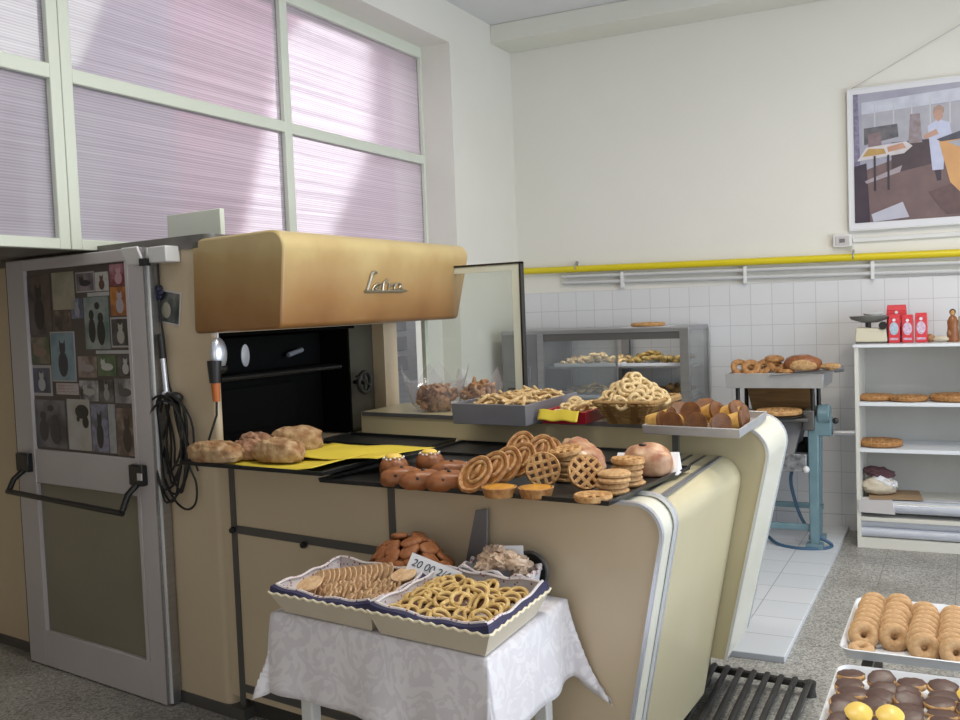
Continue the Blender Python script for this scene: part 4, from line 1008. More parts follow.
# boxes with scalloped rims and dark lining
def scalloped_box(q0, q1, h, label, name='pastry_box', dip=None):
    c = Vector((sum(p[0] for p in q0)/4, sum(p[1] for p in q0)/4))
    t = thing(name, label, 'box', mw_(c.x, c.y, ZT))
    g = lambda p, z: m(p[0]-c.x, p[1]-c.y, z)
    b = MB(); th = .006
    b.hexa([g(p, 0) for p in q0]+[g(p, .005) for p in q0])
    for i in range(4):
        a0, e0, a1, e1 = q0[i], q0[(i+1) % 4], q1[i], q1[(i+1) % 4]
        inn = lambda p: Vector(p)+(c-Vector(p)).normalized()*th
        b.hexa([g(a0, 0), g(e0, 0), g(inn(e0), 0), g(inn(a0), 0), g(a1, h), g(e1, h), g(inn(e1), h), g(inn(a1), h)])
    part('box_wall', b, M['boxwood'], t)
    # scalloped edge: wavy ribbon round the rim
    b = MB(); pts = []
    for i in range(4):
        a, e = Vector(q1[i]), Vector(q1[(i+1) % 4]); n = 44
        for k in range(n):
            p = a.lerp(e, k/n); pts.append(g(p, h-.002+.0028*math.cos(2*PI*k*11/n)))
    b.tube(pts, .0036, 6, closed=True); part('scalloped_edge', b, M['scallop'], t)
    # lining: inside faces and navy fold standing above the rim
    b = MB(); b2 = MB(); hi = h+.019
    q2 = [tuple(Vector(p)+(c-Vector(p)).normalized()*.012) for p in q1]
    qi = [tuple(Vector(p)+(c-Vector(p)).normalized()*.016) for p in q0]
    NB = 26; prev = None
    for i in range(4):
        a, e, ai, ei = Vector(q2[i]), Vector(q2[(i+1) % 4]), Vector(qi[i]), Vector(qi[(i+1) % 4])
        cols = []
        for k in range(NB+1):
            f = k/NB; sag = .016*math.sin(PI*f)*(1 if i in (0, 1) else .3)+.003*math.sin(f*17+i)
            p = a.lerp(e, f); pi_ = ai.lerp(ei, f)
            d = (c-p).normalized()
            cols.append([b.bm.verts.new(g(p-d*.010, h-.004)), b.bm.verts.new(g(p-d*.004, hi-sag)), b.bm.verts.new(g(p+d*.010, hi-sag+.004)), b.bm.verts.new(g(p+d*.02, h-.012-sag)), b.bm.verts.new(g(pi_+d*.01, .008))])
        for A, B in zip(cols, cols[1:]):
            for k in range(2): b.bm.faces.new([A[k], A[k+1], B[k+1], B[k]])
            for k in range(2, 4): b2.bm.faces.new([b2.bm.verts.new(x.co) for x in (A[k], A[k+1], B[k+1], B[k])])
    bmesh.ops.remove_doubles(b2.bm, verts=b2.bm.verts[:], dist=1e-5)
    part('inner_lining', b2, M['lining'], t, label='pale patterned inner lining')
    part('navy_lining', b, M['navy'], t, label='navy fabric lining')
    b = MB()
    for i in range(4):
        a, e = Vector(q2[i]), Vector(q2[(i+1) % 4]); pts = []
        for k in range(NB+1):
            f = k/NB; sag = .016*math.sin(PI*f)*(1 if i in (0, 1) else .3)+.003*math.sin(f*17+i); p = a.lerp(e, f); d = (c-p).normalized()
            pts.append(g(p+d*.014, hi-sag+.004))
        b.tube(pts, .0045, 6)
    part('edging', b, M['lining'], t, label='white and red stitched edging')
    return t, c
LQ0 = [(1.04, -.585), (1.395, -.585), (1.395, -.29), (1.04, -.29)]; LQ1 = [(1.01, -.625), (1.418, -.615), (1.415, -.25), (1.01, -.255)]
RQ0 = [(1.43, -.590), (1.79, -.590), (1.78, -.24), (1.43, -.24)]; RQ1 = [(1.41, -.625), (1.825, -.625), (1.815, -.20), (1.41, -.20)]
scalloped_box(LQ0, LQ1, .068, 'scalloped pale box of round and curled biscuits at the table left')
scalloped_box(RQ0, RQ1, .072, 'scalloped pale box of yellow twisted biscuits at the table right corner')
# left box: rows of leaning round biscuits and curled ones
db = Proto(solo('round_biscuit', MB().lathe([(.001, 0), (.030, 0), (.033, .003), (.032, .006), (.001, .007)], 22, wob=.05), M['biscuit_pale'], 'x', 'biscuit'))
cb_ = Proto(solo('curled_biscuit', MB().lathe([(.001, 0), (.024, -.001), (.028, .003), (.024, .006), (.001, .004)], 20, wob=.2, flute=7, fl=.0022), M['biscuit_pale'], 'x', 'biscuit'))
for k in range(14):
    f = k/13; db.put(mw_(1.075+.165*f, -.455+.175*f, ZT+.062), face_rot(R(56+random.uniform(-6, 6)), R(-28+random.uniform(-6, 6)), 0), 'round golden biscuit leaning in the back row of the left box', 'leaning round biscuits in the left box', 1.15)
for row in range(4):
    for k in range(14):
        f = k/13; cb_.put(mw_(1.115+.075*row+.105*f, -.555+.012*row+.205*f, ZT+.048+random.uniform(0, .008)), face_rot(R(52+random.uniform(-14, 14)), R(-35+random.uniform(-20, 20)), random.uniform(0, 3)), 'small curled golden biscuit in the front rows of the left box', 'curled biscuits in the left box')
for (u, v) in ((1.345, -.33), (1.12, -.545)):
    db.put(mw_(u, v, ZT+.083), (R(14), R(-10), .4), 'round golden biscuit lying across the curled ones, %s' % ('at the back' if v > -.4 else 'at the front left'), None, 1.25)
# right box: twisted biscuits with dark centre
def twist_proto():
    t = thing('twisted_biscuit', 'x', 'biscuit')
    b = MB().ring((0, 0, .004), .026, .0062, None, 28, 8)
    b.tube(smooth([(-.024, -.008, .007), (-.010, -.012, .010), (.002, .0, .011), (.010, .013, .010), (.022, .010, .007)], 4), .0052, 7)
    part('twist', b, M['twist'], t)
    part('filling', MB().lathe([(.001, -.003), (.025, -.002), (.025, .004), (.001, .0055)], 18), M['jam'], t)  # dark disc set inside the ring so its openings read dark
    return Proto(t)
tw = twist_proto()
for k in range(36):
    i_, j_ = k % 6, k // 6
    u = 1.468+.056*i_+random.uniform(-.008, .008); v = -.575+.056*j_+random.uniform(-.008, .008)
    hump = .022*math.exp(-((u-1.61)/.12)**2-((v+.40)/.13)**2)
    tw.put(mw_(u, v, ZT+.052+hump+.010*(k % 2)), face_rot(R(random.uniform(22, 50)), R(21+random.uniform(-40, 40)), random.uniform(0, 6)), 'yellow twisted biscuit with dark centre in the right box', 'twisted biscuits in the right box', 1.08)
for k in range(9):
    tw.put(mw_(1.52+.045*(k % 5)+random.uniform(-.01, .01), -.50+.09*(k//5)+.05*random.random(), ZT+.088), face_rot(R(random.uniform(15, 45)), R(21+random.uniform(-60, 60)), k), 'yellow twisted biscuit with dark centre in the right box', 'twisted biscuits in the right box', 1.08)
# heap of reddish brown biscuits on a plate
solo('plate', MB().lathe([(.001, 0), (.10, 0), (.17, .014), (.172, .018), (.10, .006), (.001, .006)], 40, sy=.72), M['white_plastic'], 'plate carrying the heap of reddish brown biscuits', 'plate', mw_(1.262, -.165, ZT))
ob = Proto(solo('oval_biscuit', MB().blob((0, 0, 0), (.040, .030, .012), None, .05, 2, 22, 12, 1, pw=.8), M['dome'], 'x', 'biscuit'))
for lay in range(6):
    f = math.cos(lay/6.1*PI/2); n = [15, 14, 12, 9, 6, 3][lay]
    for k in range(n):
        a = 2*PI*(k+.5*(lay % 2))/n+.12*random.uniform(-1, 1); q = .168*f
        u = 1.262+q*.95*math.cos(a); v = -.165+q*.66*math.sin(a)
        nrm = Vector((math.cos(a)*f+random.uniform(-.3, .3), math.sin(a)*f+random.uniform(-.3, .3), .30+lay*.2)).normalized()
        e = (nrm.to_track_quat('Z', 'Y').to_matrix().to_4x4() @ rz(random.uniform(0, PI))).to_euler()
        ob.put(mw_(u, v, ZT+.024+lay*.026+random.uniform(-.005, .005)), e, 'oval reddish brown biscuit in the domed heap', 'reddish brown biscuits in the domed heap', .92)
for k in range(24):
    a_, b_ = q2d(k); r_ = .10*math.sqrt(a_)
    ob.put(mw_(1.262+r_*math.cos(6.28*b_), -.165+.66*r_*math.sin(6.28*b_), ZT+.03+.09*(k/24)*(1-r_*5)), (random.uniform(-.4, .4), random.uniform(-.4, .4), k), 'oval reddish brown biscuit in the domed heap', 'reddish brown biscuits in the domed heap')
# box of pale sugared pastries
PQ0 = [(1.49, -.175), (1.715, -.185), (1.705, -.075), (1.49, -.065)]; PQ1 = [(1.475, -.19), (1.735, -.20), (1.72, -.062), (1.48, -.055)]
pc = Vector((1.60, -.125)); t = thing('pastry_box', 'white box of sugared pastries with red patterned paper, table back right', 'box', mw_(pc.x, pc.y, ZT))
b = MB(); g = lambda p, z: m(p[0]-pc.x, p[1]-pc.y, z)
b.hexa([g(p, 0) for p in PQ0]+[g(p, .004) for p in PQ0])
for i in range(4):
    inn = lambda p: Vector(p)+(pc-Vector(p)).normalized()*.005
    b.hexa([g(PQ0[i], 0), g(PQ0[(i+1) % 4], 0), g(inn(PQ0[(i+1) % 4]), 0), g(inn(PQ0[i]), 0), g(PQ1[i], .085), g(PQ1[(i+1) % 4], .085), g(inn(PQ1[(i+1) % 4]), .085), g(inn(PQ1[i]), .085)])
part('box_wall', b, M['paper_white'], t)
b = MB()
for i in range(4):
    a, e = Vector(PQ1[i]), Vector(PQ1[(i+1) % 4]); b.tube([g(a.lerp(e, k/12), .088+.008*math.sin(k*1.3+i)) for k in range(13)], [.006+.003*math.sin(k*2.) for k in range(13)], 7)
b.hexa([g((1.42, -.215), .066), g((1.66, -.235), .050), g((1.665, -.195), .062), g((1.43, -.180), .078), g((1.42, -.217), .069), g((1.66, -.237), .053), g((1.665, -.197), .066), g((1.43, -.182), .082)])
part('patterned_paper', b, M['lining'], t)
pp = Proto(solo('sugared_pastry', MB().blob((0, 0, 0), (.030, .022, .018), None, .55, 3.2, 20, 12, 5), M['pale'], 'x', 'pastry'))
for k in range(20):
    u = 1.515+.17*q2d(k)[0]; v = -.165+.085*q2d(k)[1]
    pp.put(mw_(u, v, ZT+.085+.016*(k % 3)+.018*math.exp(-((u-1.60)/.05)**2)), (random.uniform(-.6, .6), random.uniform(-.6, .6), random.uniform(0, 6)), 'sugared pale pastry in the white patterned box', 'sugared pastries in the white box')
# cards
def card(label, loc, rot, w, h, txt, ts):
    t = thing('price_card', label, 'card', loc, rot)
    part('card', MB().box(-w/2, w/2, -.0006, .0006, 0, h), M['paper_white'], t)
    if txt:
        me = text_mesh(txt, ts, shear=.25); me.materials.append(M['ink'])
        o = bpy.data.objects.new('handwriting', me); COL.objects.link(o); o.parent = t; o.location = (-.012 if len(txt) > 4 else 0, -.0016, h*.62); o.rotation_euler = (PI/2, 0, 0)
    return t
card('white handwritten price card leaning between the two scalloped boxes', mw_(1.42, -.30, ZT+.058), (R(-24), R(17), R(4)), .175, .072, '20 00 2/4', .034)
card('small white card standing among the sugared pastries', mw_(1.635, -.105, ZT+.10), (R(-10), R(-4), .1), .075, .055, '', .02)
# scoop and round dark lid behind the table
solo('dough_scraper', MB().hexa([(-.055, 0, 0), (.045, 0, 0), (.045, .008, 0), (-.055, .008, 0), (-.004, .02, .235), (.045, .02, .245), (.045, .026, .245), (-.004, .026, .235)]), M['steel_dull'], 'dark grey metal scraper standing against the counter behind the pastries', 'scraper', mw_(1.455, -.048, ZT+.0), (0, 0, ANG), bev=.002)
t = thing('round_tin_lid', 'round black lid standing behind the white pastry box', 'lid', mw_(1.675, -.043, ZT), (0, 0, ANG))
part('disc', MB().lathe([(.001, 0), (.060, 0), (.064, .004), (.001, .010)], 32, (0, 0, .066), rx(PI/2)), M['black'], t)
part('rim', MB().ring((0, -.004, .066), .060, .006, rx(PI/2), 32, 8), M['strip'], t)

# ------------------------------------------------------------------ iron grate on the floor
gc = Vector((-.80, 3.80, 0)); t = thing('floor_grate', 'black iron grate of parallel bars standing on the floor by the counter', 'grate', gc)
GQ = [Vector((-1.02, 3.40)), Vector((-.60, 3.40)), Vector((-.60, 4.10)), Vector((-1.06, 4.15))]
def gl(p, z): return (p.x-gc.x, p.y-gc.y, z)
for k in range(9):
    f = k/8; a = GQ[0].lerp(GQ[1], f); e = GQ[3].lerp(GQ[2], f)
    part('bar', MB().tube([gl(a, .062), gl(a.lerp(e, .5), .064), gl(e, .062)], .0135, 8, flat=.8), M['iron'], t)
for (a, e) in ((GQ[0], GQ[1]), (GQ[3], GQ[2])):
    part('end_rail', MB().tube([gl(a, .045), gl(e, .045)], .017, 8), M['iron'], t)
for p in GQ:
    part('foot', MB().tube([gl(p, .06), gl(p, .03), gl(p, 0)], [.028, .024, .028], 12), M['iron'], t)

# ------------------------------------------------------------------ trays of doughnuts and chocolate biscuits on a trolley
tr = thing('trolley', 'dark metal trolley carrying the white trays in the foreground corner', 'trolley', (-.02, 2.9, 0))
part('rail', MB().box(-.26, .28, -.01, .03, .565, .585), M['strip'], tr)
part('rail', MB().box(-.26, .28, .46, .50, .565, .585), M['strip'], tr); part('rail', MB().box(-.26, .28, -.50, -.46, .565, .585), M['strip'], tr)
part('rail', MB().box(-.27, -.24, -.5, .5, .545, .565), M['strip'], tr); part('rail', MB().box(.25, .28, -.5, .5, .545, .565), M['strip'], tr)
for (x, y) in ((-.255, -.47), (.265, -.47), (-.255, .47), (.265, .47)):
    part('leg', MB().box(x-.015, x+.015, y-.015, y+.015, 0, .545), M['strip'], tr)
def white_tray(x0, x1, y0, y1, label):
    cx, cy = (x0+x1)/2, (y0+y1)/2; hx, hy = (x1-x0)/2, (y1-y0)/2
    rp = lambda k: rnd_poly([(-hx-k, -hy-k), (hx+k, -hy-k), (hx+k, hy+k), (-hx-k, hy+k)], [.04+k]*4, 6)
    b = MB(); rings = []
    for (k, z) in ((-.02, 0), (-.004, .030), (0, .032), (-.004, .034), (-.008, .030), (-.022, .005)):
        rings.append([b.bm.verts.new((p[0], p[1], z)) for p in rp(k)])
    n = len(rings[0])
    for A, B in zip(rings, rings[1:]):
        for i in range(n): b.bm.faces.new([A[i], A[(i+1) % n], B[(i+1) % n], B[i]])
    b.bm.faces.new(rings[0][::-1]); b.bm.faces.new(rings[-1])
    return solo('serving_tray', b, M['white_enamel'], label, 'tray', (cx, cy, .586))
white_tray(-.350, .30, 2.955, 3.50, 'white tray holding columns of sugared doughnuts')
white_tray(-.335, .30, 2.28, 2.835, 'white tray holding chocolate coated biscuits, nearest the camera')
dn = Proto(solo('doughnut', MB().ring((0, 0, 0), .0235, .0165, None, 26, 12, .92), M['donut'], 'x', 'doughnut'))
cols = [(-.288, 8), (-.207, 8), (-.126, 8), (-.045, 8), (.036, 7)]
for c_, (x, n) in enumerate(cols):
    for k in range(n):
        y = 3.03+.045*k+.012*c_*(1 if c_ < 3 else .3)-(.045 if c_ >= 2 else -.03)
        dn.put((x+random.uniform(-.006, .006), y+.02, .590+.034), face_rot(R(60+random.uniform(-6, 6)), R(8+random.uniform(-8, 8)), 0), 'sugared doughnut leaning in a column on the white tray', 'doughnuts in columns on the white tray', 1.12)
dn.put((-.290, 3.005, .590+.017), (R(8), 0, .3), 'single doughnut lying flat at the front left of the doughnut tray', sc=.95)
def choc_proto():
    t = thing('chocolate_biscuit', 'x', 'biscuit')
    part('biscuit', MB().lathe([(.001, 0), (.032, 0), (.0355, .004), (.0355, .010), (.033, .013), (.001, .013)], 24, wob=.06, sy=.88), M['crust_pale'], t)
    part('chocolate', MB().blob((0, .003, .0125), (.0345, .0285, .0040), None, .20, 3, 26, 10, 3), M['choc'], t)
    return Proto(t)
cp = choc_proto()
for c_ in range(8):
    for k in range(8):
        x = -.285+.073*c_+random.uniform(-.007, .007); y = 2.33+.0585*k+random.uniform(-.006, .006)
        cp.put((x, y, .590+.018+.006*(k % 2)), face_rot(R(10+random.uniform(-16, 14)), R(12+random.uniform(-30, 30)), random.uniform(-.8, .8)), 'biscuit half coated in chocolate, leaning in the tray rows', 'chocolate biscuits on the nearest tray', 1.08)
yb = Proto(solo('custard_biscuit', MB().lathe([(.001, 0), (.030, 0), (.033, .006), (.024, .012), (.001, .014)], 24, wob=.1), M['curd'], 'x', 'biscuit'))
for (x, y, lab) in ((-.245, 2.455, 'yellow custard biscuit on the chocolate ones, left'), (-.175, 2.465, 'yellow custard biscuit on the chocolate ones, right'), (.0, 2.66, 'yellow biscuit at the right edge among the chocolate ones')):
    yb.put((x, y, .638), (R(24), 0, .2), lab)

# ------------------------------------------------------------------ steel display case against the back wall
dc = thing('display_case', 'steel display case with sliding glass and two shelves against the tiled wall', 'display case', (-2.4, 6.85, .03))
c = lambda x0, x1, y0, y1, z0, z1: MB().box(x0+2.4, x1+2.4, y0-6.85, y1-6.85, z0-.03, z1-.03)
part('base', c(-3.13, -1.715, 6.55, 7.12, .03, .93), M['steel'], dc, bev=.004)
part('top', c(-3.13, -1.705, 6.55, 7.12, 1.45, 1.480), M['steel'], dc, bev=.004)
part('side_pane', c(-1.712, -1.706, 6.60, 7.08, .93, 1.455), M['case_glass'], dc)
part('back_post', c(-1.735, -1.70, 7.08, 7.12, .93, 1.455), M['steel'], dc)
part('control_column', c(-3.13, -2.84, 6.56, 7.12, .93, 1.455), M['steel_dull'], dc)
part('control_panel', c(-3.10, -2.90, 6.55, 6.562, 1.10, 1.21), M['steel_dull'], dc, bev=.003)
part('knob', MB().lathe([(.001, 0), (.014, 0), (.012, .016), (.001, .017)], 14, (-3.0+2.4, 6.55-6.85, 1.16-.03), rx(PI/2)), M['black_plastic'], dc)
part('vent_slot', c(-3.09, -2.91, 6.552, 6.562, 1.035, 1.055), M['soot_shade'], dc)
part('front_stile', MB().box(-2.84+2.4, -2.79+2.4, -.30, -.27, .90, 1.425), M['steel'], dc); part('front_stile', MB().box(-1.77+2.4, -1.71+2.4, -.30, -.25, .90, 1.425), M['steel'], dc)
part('light_rail', c(-2.79, -1.77, 6.56, 6.64, 1.40, 1.45), M['strip'], dc)
part('back_post', c(-2.36, -2.30, 7.06, 7.10, .93, 1.455), M['steel_dull'], dc); part('back_post', c(-2.84, -2.78, 7.06, 7.10, .93, 1.455), M['steel_dull'], dc)
part('sliding_pane', c(-2.79, -2.235, 6.565, 6.57, .93, 1.40), M['case_glass'], dc); part('pane_edge', c(-2.24, -2.225, 6.558, 6.575, .93, 1.40), M['steel'], dc)
for (z, nm) in ((1.205, 'upper'), (.975, 'lower')):
    part('shelf', c(-2.82, -1.74, 6.62, 7.06, z-.012, z), M['steel'], dc)
    for (x0, x1, side) in ((-2.74, -2.25, 'left'), (-2.22, -1.77, 'right')):
        cx = (x0+x1)/2
        o, cc_ = tray_mesh([(-(x1-x0)/2, -.19), ((x1-x0)/2, -.19), ((x1-x0)/2, .19), (-(x1-x0)/2, .19)], 0, .022)
        for vv in o.bm.verts: vv.co = Vector((vv.co.x/MU.x, vv.co.y-MU.y/MU.x*vv.co.x, vv.co.z))
        solo('pastry_tray', o, M['white_enamel'], 'white tray on the %s case shelf, %s side, heaped with small biscuits' % (nm, side), 'tray', (cx, 6.83, z+.001))
cs1 = Proto(solo('small_biscuit', MB().blob((0, 0, 0), (.028, .022, .014), None, .35, 3, 14, 8, 1), M['casefood'], 'x', 'biscuit'))
cs2 = Proto(solo('small_biscuit', MB().blob((0, 0, 0), (.026, .024, .015), None, .35, 3, 14, 8, 6), M['casefood2'], 'x', 'biscuit'))
cs3 = Proto(solo('small_biscuit', MB().blob((0, 0, 0), (.028, .020, .014), None, .35, 3, 14, 8, 9), M['ring'], 'x', 'biscuit'))
for (z, x0, x1, pr_, nm, n, pk) in ((1.21, -2.72, -2.27, cs3, 'upper left', 60, -2.45), (1.21, -2.20, -1.79, cs2, 'upper right', 60, -2.08), (.98, -2.72, -2.27, cs3, 'lower left', 44, -2.5), (.98, -2.20, -1.79, cs1, 'lower right', 44, -1.95)):
    for k in range(n):
        x = x0+(x1-x0)*q2d(k)[0]; y = 6.68+.30*q2d(k)[1]; hump = .055*math.exp(-((x-pk)/.08)**2)
        pr_.put((x, y, z+.018+.014*(k % 3)+hump*random.random()), (random.uniform(-.5, .5), random.uniform(-.5, .5), random.uniform(0, 6)), 'small biscuit heaped on the %s tray of the display case' % nm, 'small biscuits on the %s case tray' % nm)
# tart on paper on top of the case
solo('paper_sheet', MB().box(-.17, .17, -.12, .12, 0, .003), M['paper_white'], 'white paper under the tart on the display case roof', 'paper', (-2.06, 6.78, 1.4805))
tk = lattice_tart(.125, .022, M['crust_pale'], M['jam'], 'lattice_tart', 4)
tk.put((-2.06, 6.78, 1.4845), (0, 0, .3), 'flat lattice tart on white paper on the display case roof')

# ------------------------------------------------------------------ dough machine
SX, SY = -1.13, 6.55
ds = thing('dough_sheeter', 'blue grey dough rolling machine with side crank behind the counter', 'machine', (SX, SY, .03))
s_ = lambda x0, x1, y0, y1, z0, z1: MB().box(x0-SX, x1-SX, y0-SY, y1-SY, z0-.03, z1-.03)
for (x, y) in ((-.88, 6.45), (-.895, 6.70), (-1.42, 6.45), (-1.42, 6.70)):
    lg_ = part('leg', MB().hexa([(x-SX-.04, y-SY-.03, .0), (x-SX+.015, y-SY-.03, .0), (x-SX+.015, y-SY+.03, .0), (x-SX-.04, y-SY+.03, .0), (x-SX-.04, y-SY-.03, .86), (x-SX+.03, y-SY-.03, .86), (x-SX+.03, y-SY+.03, .86), (x-SX-.04, y-SY+.03, .86)]), M['blue'], ds, bev=.008)
    part('foot', MB().box(x-SX-.065, x-SX+.04, y-SY-.045, y-SY+.045, 0, .035), M['blue'], lg_, bev=.006)
part('cross_bar', s_(-1.42, -.88, 6.44, 6.47, .145, .185), M['blue'], ds, bev=.004); part('cross_bar', s_(-1.42, -.88, 6.68, 6.71, .24, .275), M['blue'], ds, bev=.004)
part('cross_bar', s_(-.895, -.865, 6.45, 6.70, .24, .275), M['blue'], ds, bev=.004)
part('gear_housing', MB().box(-.865-SX, -.775-SX, 6.42-SY, 6.52-SY, .765-.03, .88-.03).cyl((-.86-SX, 6.47-SY, .895-.03), (-.785-SX, 6.47-SY, .895-.03), .068, 22), M['blue'], ds, bev=.008)
cr = part('crank', MB().cyl((-.76-SX, 6.45-SY, .785-.03), (-.64-SX, 6.45-SY, .785-.03), .020, 14), M['steel'], ds)
part('crank_knob', MB().blob((-.745-SX, 6.38-SY, .87-.03), (.02, .02, .02)), M['black_plastic'], cr)
part('roller_block', s_(-.945, -.875, 6.40, 6.72, .80, .93), M['strip'], ds, bev=.008)
part('table_top', s_(-1.44, -.90, 6.30, 6.86, .868, .888), M['strip'], ds, bev=.006)
part('chute', MB().hexa([(-1.40-SX, -.16, .62), (-1.0-SX, -.16, .62), (-1.0-SX, .12, .62), (-1.40-SX, .12, .62), (-1.36-SX, -.10, .835), (-.95-SX, -.10, .835), (-.95-SX, .12, .835), (-1.36-SX, .12, .835)]), M['steel_dull'], ds)
part('painted_shadow_box', s_(-1.40, -.90, 6.46, 6.84, .655, .70), M['soot_shade'], ds)  # black box modelled in place of the shadow under the table top
part('drawer', s_(-1.40, -.925, 6.38, 6.80, .535, .65), M['galv'], ds, bev=.004)
part('drawer_knob', MB().blob((-.925-SX, 6.375-SY, .555-.03), (.02, .02, .022)), M['white_plastic'], ds)
part('board', MB().hexa([(-1.30-SX, .06, .862), (-.93-SX, .06, .862), (-.93-SX, .085, .862), (-1.30-SX, .085, .862), (-1.33-SX, .03, 1.045), (-.915-SX, .03, 1.045), (-.915-SX, .055, 1.045), (-1.33-SX, .055, 1.045)]), M['wood'], ds, bev=.004)
for x in (-1.355, -.885):
    for y in (6.42, 6.70):
        part('tray_post', MB().cyl((x-SX, y-SY, .855), (x-SX, y-SY, 1.046), .014, 10), M['black'], ds)
part('cable', MB().tube(smooth([(-1.03-SX, -.02, .52), (-1.05-SX, 0, .40), (-1.0-SX, 0, .20), (-.92-SX, -.06, .10), (-.80-SX, -.02, .012), (-.84-SX, -.12, .008), (-.98-SX, -.16, .008), (-1.12-SX, -.10, .010), (-1.2-SX, 0, .03)]), .011, 8), M['bluecable'], ds)
# round tray + tart on the machine, tub tray above
solo('round_tray', MB().lathe([(.001, 0), (.155, 0), (.165, .010), (.155, .012), (.001, .006)], 32), M['tray_black'], 'round dark tray under the golden tart on the dough machine', 'tray', (-1.09, 6.40, .8885))
gt = lattice_tart(.145, .030, M['crust_pale'], M['jam_gold'], 'lattice_tart', 5)
gt.put((-1.09, 6.40, .902), (0, 0, .2), 'big golden tart on the round dark tray of the dough machine')
b, _ = tray_mesh([(-.30, -.22), (.30, -.22), (.30, .22), (-.30, .22)], 0, .095, t=.006, lip=.008)
for vv in b.bm.verts: vv.co = Vector((vv.co.x/MU.x, vv.co.y-MU.y/MU.x*vv.co.x, vv.co.z))
solo('steel_tray', b, M['alutray'], 'deep aluminium tray raised on posts above the dough machine', 'tray', (-1.11, 6.56, 1.0775), bev=.002)
solo('wax_paper', MB().box(-.27, -.0, -.18, .18, 0, .002), M['paper_white'], 'white paper under the biscuit rings in the raised aluminium tray', 'paper', (-1.11, 6.56, 1.166))
solo('tray_insert', MB().box(-.285, .285, -.205, .205, 0, .08), M['alutray'], 'upturned tray filling the raised aluminium tray', 'tray', (-1.11, 6.56, 1.0845), bev=.003)
kr = Proto(solo('ring_pastry', MB().ring((0, 0, 0), .042, .021, None, 22, 9, .8), M['crust'], 'x', 'pastry'))
for i, (x, y, z, a, c_, lab) in enumerate(((-1.345, 6.46, .035, 60, 20, 'leftmost golden ring pastry on the raised tray'), (-1.27, 6.44, .035, 55, 0, 'second golden ring pastry from the left on the raised tray'), (-1.19, 6.46, .04, 50, -30, 'third golden ring pastry from the left on the raised tray'),
        (-1.10, 6.46, .035, 35, 40, 'golden ring pastry next to the bread half'), (-1.13, 6.50, .088, 8, 10, 'golden ring pastry lying on top of the others'), (-1.28, 6.58, .03, 20, 10, 'golden ring pastry at the back left of the raised tray'),
        (-1.16, 6.60, .03, 10, 10, 'golden ring pastry at the back middle of the raised tray'), (-1.05, 6.42, .022, 12, 10, 'flat golden ring pastry at the front of the raised tray'))):
    kr.put((x, y, 1.168+z), face_rot(R(a), R(10+c_), 0), lab)
solo('flat_paddle', MB().box(-.20, .19, -.12, .12, 0, .006).cyl((.18, 0, .006), (.24, 0, .010), .02, 8), M['steel_dull'], 'thin dark paddle under the bread half, jutting out at the right', 'paddle', (-.935, 6.44, 1.1695), (0, R(-4), 0))
t = thing('bread_half', 'cut half of a pink brown bread on the thin paddle', 'bread', (-.945, 6.44, 1.182))
part('crust', MB().blob((0, 0, .042), (.115, .07, .06), None, .10, 2.2, 28, 16, 3, flatz=-.038, pw=.8), M['bun'], t)
part('cut_face', MB().blob((.01, -.052, .038), (.085, .022, .042), None, .08, 3, 20, 12, 2, flatz=-.034), M['biscuit'], t)
t = thing('bread_piece', 'small broken bread piece at the tip of the paddle', 'bread', (-.775, 6.44, 1.189))
part('crust', MB().blob((0, 0, .018), (.065, .04, .022), None, .3, 3, 20, 12, 8), M['biscuit'], t)

# ------------------------------------------------------------------ shelf unit on the right
sh = thing('shelf_unit', 'open white shelf unit standing against the tiled wall at the right', 'shelf unit', (-.085, 6.9, 0))
h_ = lambda x0, x1, y0, y1, z0, z1: MB().box(x0+.10, x1+.10, y0-6.9, y1-6.9, z0, z1)
part('side', h_(-.672, -.648, 6.68, 7.14, 0, 1.315), M['shelf_cream'], sh); part('side', h_(.45, .474, 6.68, 7.14, 0, 1.315), M['shelf_cream'], sh)
part('back_panel', h_(-.65, .45, 7.125, 7.14, .05, 1.315), M['shelf_back'], sh)
part('shelf', h_(-.68, .482, 6.665, 7.14, 1.312, 1.332), M['white_enamel'], sh, bev=.002)
for z in (.957, .655, .305, .205):
    part('shelf', h_(-.648, .45, 6.68, 7.125, z-.025, z), M['white_enamel'] if z > .31 else M['shelf_cream'], sh, bev=.002)
part('plinth', h_(-.648, .45, 6.69, 6.71, 0, .062), M['shelf_cream'], sh); part('shelf', h_(-.648, .45, 6.70, 7.125, .045, .063), M['shelf_cream'], sh)
# rolls of clear film on the two lowest shelves
for (z, y, r, lab) in ((.275, 6.715, .042, 'upper front roll of clear film on the low shelf'), (.262, 6.82, .050, 'clear film roll behind the upper front one'), (.166, 6.735, .036, 'upper roll of clear film on the lowest shelf'), (.100, 6.735, .034, 'lower roll of clear film on the lowest shelf'), (.108, 6.83, .042, 'clear film roll at the back of the lowest shelf')):
    t = thing('film_roll', lab, 'roll', (-.10, y, z if z > .2 else z))
    part('film', MB().cyl((-.535, 0, 0), (.54, 0, 0), r, 22), M['film'], t)
    part('core', MB().cyl((-.543, 0, 0), (-.52, 0, 0), r*.55, 16), M['cardboard'], t)
solo('cardboard_sheet', MB().box(-.16, .16, -.16, .16, 0, .004), M['cardboard'], 'brown cardboard sheet under the flour bag on the low shelf', 'cardboard', (-.44, 6.86, .324), (0, 0, .12))
solo('grey_card', MB().hexa([(-.115, 0, -.08), (.105, 0, -.085), (.095, .004, -.085), (-.115, .004, -.08), (-.115, -.0, 0), (.085, 0, 0), (.085, .06, .008), (-.115, .06, .008)]), M['paper_pink'], 'pale grey card hanging over the film rolls at the shelf left', 'card', (-.53, 6.668, .318))
